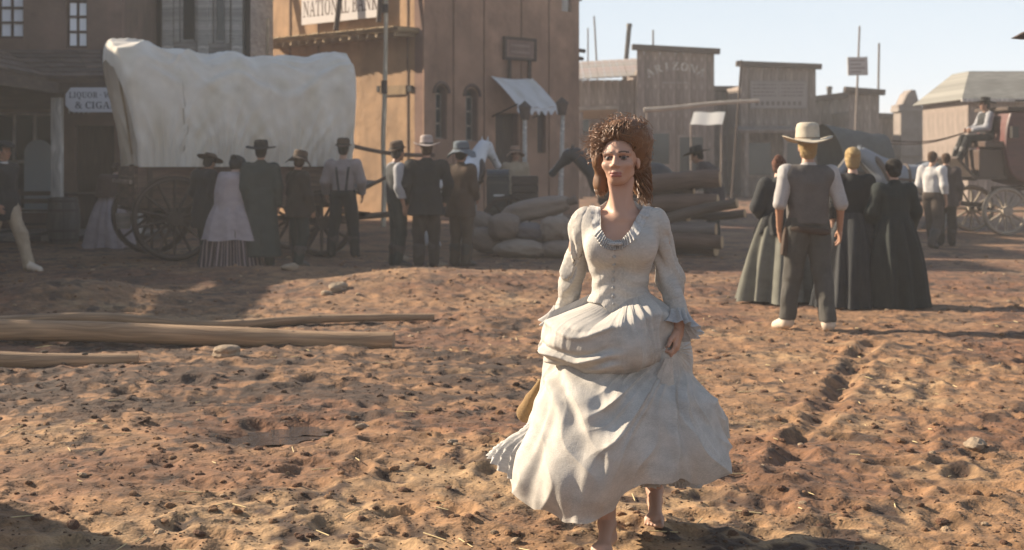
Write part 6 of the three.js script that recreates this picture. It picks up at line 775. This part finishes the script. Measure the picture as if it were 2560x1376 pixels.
  // petticoat: finely pleated, swinging out behind on the left
  const petT = table([[900, 1400, 1700], [1060, 1330, 1760], [1120, 1262, 1770], [1170, 1238, 1775], [1220, 1232, 1770]]);
  part(t, 'petticoat', sheet(520, 60, (u, v) => {
    const a = u * 2 * Math.PI, sA = Math.sin(a), cA = Math.cos(a), out = smooth(0.3, 0.95, -cA) * smooth(0.55, -0.1, sA), hemY = 1212 + 40 * Math.exp(-(((a - 2.5) / 0.5) ** 2)) - 66 * out + 10 * Math.sin(a * 7), py = mix(980, hemY, v); let [px, z] = ring(petT, py, a, 0.72); const [px1] = ring(table([[900, 1400, 1690], [1250, 1345, 1745]]), py, a, 0.8); px = mix(px1, px - 26 * v * v * out, out);
    const r = (0.004 + 0.014 * v) * ridge(a * 38 + 1.5 * noise2(cA * 5, v * 3)) + 0.02 * noise2(cA * 4, sA * 4 + v) * v, p = W(px, py, z); return [p[0] + r * cA, Math.max(0.02, p[1]), p[2] + r * sA];
  }, [4, 0.6]), linenThin);
  // fold of skirt lining, made a separate pouch; its lit-through tint is painted
  part(t, 'cloth_body', blob([rc([-0.335, 0.56, -0.16], [-0.36, 0.5, -0.18], 0.03, 0.045), rc([-0.3, 0.64, -0.14], [-0.335, 0.56, -0.16], 0.014, 0.03)], 0.008, 0.02), cloth(0.28, 0.17, 0.07));
  // ---- hair: a loose piled-up mass with separate locks and flyaways
  const hc = [el([0.068, 1.69, -0.02], [0.1, 0.082, 0.098]), el([0.1, 1.63, -0.055], [0.066, 0.085, 0.075]), el([0.045, 1.715, 0.02], [0.075, 0.05, 0.06]), el([-0.01, 1.68, -0.03], [0.07, 0.06, 0.07]), el([0.125, 1.535, -0.085], [0.036, 0.085, 0.042]), el([-0.04, 1.5, -0.06], [0.03, 0.05, 0.03]), el([-0.045, 1.62, -0.03], [0.035, 0.06, 0.05])], hf0 = field(hc, 0.025);
  const inv = hm.clone().invert(), tmp = new THREE.Vector3(), hf = (x, y, z) => { tmp.set(x, y, z).applyMatrix4(inv); const face = Math.max((Math.abs(tmp.x + 0.004) - 0.062), tmp.y - 0.072 - 0.012 * Math.cos(tmp.x * 30), 0.01 - tmp.z); return Math.max(hf0(x, y, z) + 0.02 * noise3(x * 24, y * 16, z * 24), -face); };
  const q = mulberry(77), locks = [], normalAt = (p) => { const e = 0.006; return new THREE.Vector3(hf0(p.x + e, p.y, p.z) - hf0(p.x - e, p.y, p.z), hf0(p.x, p.y + e, p.z) - hf0(p.x, p.y - e, p.z), hf0(p.x, p.y, p.z + e) - hf0(p.x, p.y, p.z - e)).normalize(); };
  const lock = (pts, r) => { const pos = [], uv = [], idx = [], n = pts.length; for (let i = 0; i < n; i++) { const d = pts[Math.min(n - 1, i + 1)].clone().sub(pts[Math.max(0, i - 1)]).normalize(), s = Math.abs(d.y) < 0.9 ? new THREE.Vector3(0, 1, 0) : new THREE.Vector3(1, 0, 0), U = s.cross(d).normalize(), Vv = d.clone().cross(U), rr = r * Math.sin(Math.PI * (0.12 + 0.86 * i / (n - 1))); for (let k = 0; k < 4; k++) { const an = k * Math.PI / 2; pos.push(pts[i].x + rr * (Math.cos(an) * U.x + Math.sin(an) * Vv.x), pts[i].y + rr * (Math.cos(an) * U.y + Math.sin(an) * Vv.y), pts[i].z + rr * (Math.cos(an) * U.z + Math.sin(an) * Vv.z)); uv.push(i / n, k / 4); } } for (let i = 0; i < n - 1; i++) for (let k = 0; k < 4; k++) { const b = i * 4 + k, c = i * 4 + (k + 1) % 4; idx.push(b, c, b + 4, c, c + 4, b + 4); } return finish(pos, uv, idx); };
  for (let i = 0; i < 2600; i++) { // locks lying on the mass, combed up from the brow and round to the back, then falling
    const dir = new THREE.Vector3(q() * 2 - 1, q() * 1.6 - 0.6, q() * 2 - 1).normalize(), c = new THREE.Vector3(0.055 + 0.06 * (q() - 0.5), 1.64 + 0.1 * (q() - 0.6), -0.02); let p = c.clone(); let g = 0; while (hf0(p.x, p.y, p.z) < 0 && g++ < 60) p.addScaledVector(dir, 0.004); if (hf(p.x, p.y, p.z) > 0.012) continue;
    const pts = [], swirl = q() * 6.3, n = 10, st = 0.013 + 0.012 * q(); let v = new THREE.Vector3(0.25 * Math.sin(swirl) + 0.25, 0.9 * (p.y < 1.7 ? 1 : -0.1), -0.8 + 0.5 * q());
    for (let k = 0; k < n; k++) { pts.push(p.clone()); const nn = normalAt(p); v.addScaledVector(nn, -v.dot(nn)).normalize(); v.x += 0.16 * noise3(p.x * 14, p.y * 14, i * 0.01); v.y += 0.14 * noise3(p.y * 14, p.z * 14, i * 0.013) - (p.z < -0.03 ? 0.22 : 0); p = p.clone().addScaledVector(v, st); const d = hf0(p.x, p.y, p.z); p.addScaledVector(normalAt(p), -d + 0.003 + 0.004 * q()); }
    if (pts.some((w) => { tmp.copy(w).applyMatrix4(inv); return Math.abs(tmp.x) < 0.058 && tmp.y < 0.066 && tmp.z > 0.03; })) continue; locks.push(lock(pts, 0.0024 + 0.0018 * q()));
  }
  for (let i = 0; i < 210; i++) { // flyaways, most of them on the windward left and on the crown
    const side = q() < 0.6, an = side ? 1.7 + 1.9 * q() : q() * 3.2, s = new THREE.Vector3(0.05 + 0.075 * Math.cos(an), 1.66 + 0.06 * Math.sin(an), -0.05 + 0.1 * q()), o = new THREE.Vector3(Math.cos(an), Math.sin(an) * 0.8 + 0.25, 0.5 * (q() - 0.5)).normalize(), L = (side ? 0.075 : 0.04) * (0.4 + q()), pts = []; for (let k = 0; k < 7; k++) { const u = k / 6; pts.push(s.clone().addScaledVector(o, L * u).add(new THREE.Vector3(-0.03 * u * u + 0.018 * noise2(i, u * 3), -0.05 * u * u * q() + 0.016 * noise2(i + 50, u * 3), 0.015 * noise2(i + 90, u * 3)))); } locks.push(lock(pts, 0.0011 + 0.0008 * q()));
  }
  for (let i = 0; i < 420; i++) { const dir = new THREE.Vector3(q() * 2 - 1, q() * 1.7 - 0.7, q() * 1.6 - 1).normalize(); let p = new THREE.Vector3(0.06 + 0.05 * (q() - 0.5), 1.64 + 0.1 * (q() - 0.5), -0.03), g = 0; while (hf0(p.x, p.y, p.z) < -0.002 && g++ < 60) p.addScaledVector(dir, 0.004); tmp.copy(p).applyMatrix4(inv); if (Math.abs(tmp.x) < 0.06 && tmp.y < 0.08 && tmp.z > 0.02) continue; const L = 0.02 + 0.04 * q(), pts = [], tg = normalAt(p).cross(new THREE.Vector3(q() - 0.5, q() - 0.5, q() - 0.5)).normalize(); for (let k = 0; k < 6; k++) { const u2 = k / 5; pts.push(p.clone().addScaledVector(dir, L * Math.sin(u2 * 2.4) * 0.32).addScaledVector(tg, L * u2 * 0.8).add(new THREE.Vector3(0.02 * noise2(i * 1.3, u2 * 2.5) - 0.008 * u2, 0.02 * noise2(i * 1.3 + 40, u2 * 2.5) + 0.01 * u2, 0.02 * noise2(i * 1.3 + 80, u2 * 2.5)))); } locks.push(lock(pts, 0.0012 + 0.0012 * q())); }
  for (let i = 0; i < 170; i++) { const lf = q() < 0.35, s = lf ? new THREE.Vector3(-0.045 + 0.02 * q(), 1.55, -0.05) : new THREE.Vector3(0.115 + 0.04 * q(), 1.58, -0.04 - 0.05 * q()), L = lf ? 0.1 : 0.17, ph = q() * 6.3, pts = []; for (let k = 0; k < 8; k++) { const u = k / 7; pts.push(new THREE.Vector3(s.x + 0.018 * Math.sin(u * 7 + ph) + (lf ? -0.012 : 0.012) * u, s.y - L * u * (0.7 + 0.5 * (i % 7) / 7), s.z + 0.018 * Math.cos(u * 7 + ph))); } locks.push(lock(pts, 0.002 + 0.0014 * q())); }
  const hairM = new THREE.MeshPhysicalMaterial({ color: rgb(0.13, 0.056, 0.022), roughness: 0.6, sheen: 0.4, sheenColor: rgb(0.6, 0.35, 0.15) });
  const hair = part(t, 'hair', meshField(hf, [[-0.12, 1.4, -0.16], [0.2, 1.79, 0.1]], 0.006), hairM); part(hair, 'locks', mergeGeometries(locks), new THREE.MeshPhysicalMaterial({ color: rgb(0.25, 0.112, 0.04), roughness: 0.55, transmission: 0.3, thickness: 0 }));
}
scene.traverse((o) => { if (o.isMesh) { o.castShadow = true; o.receiveShadow = true; } });
renderer.render(scene, camera);
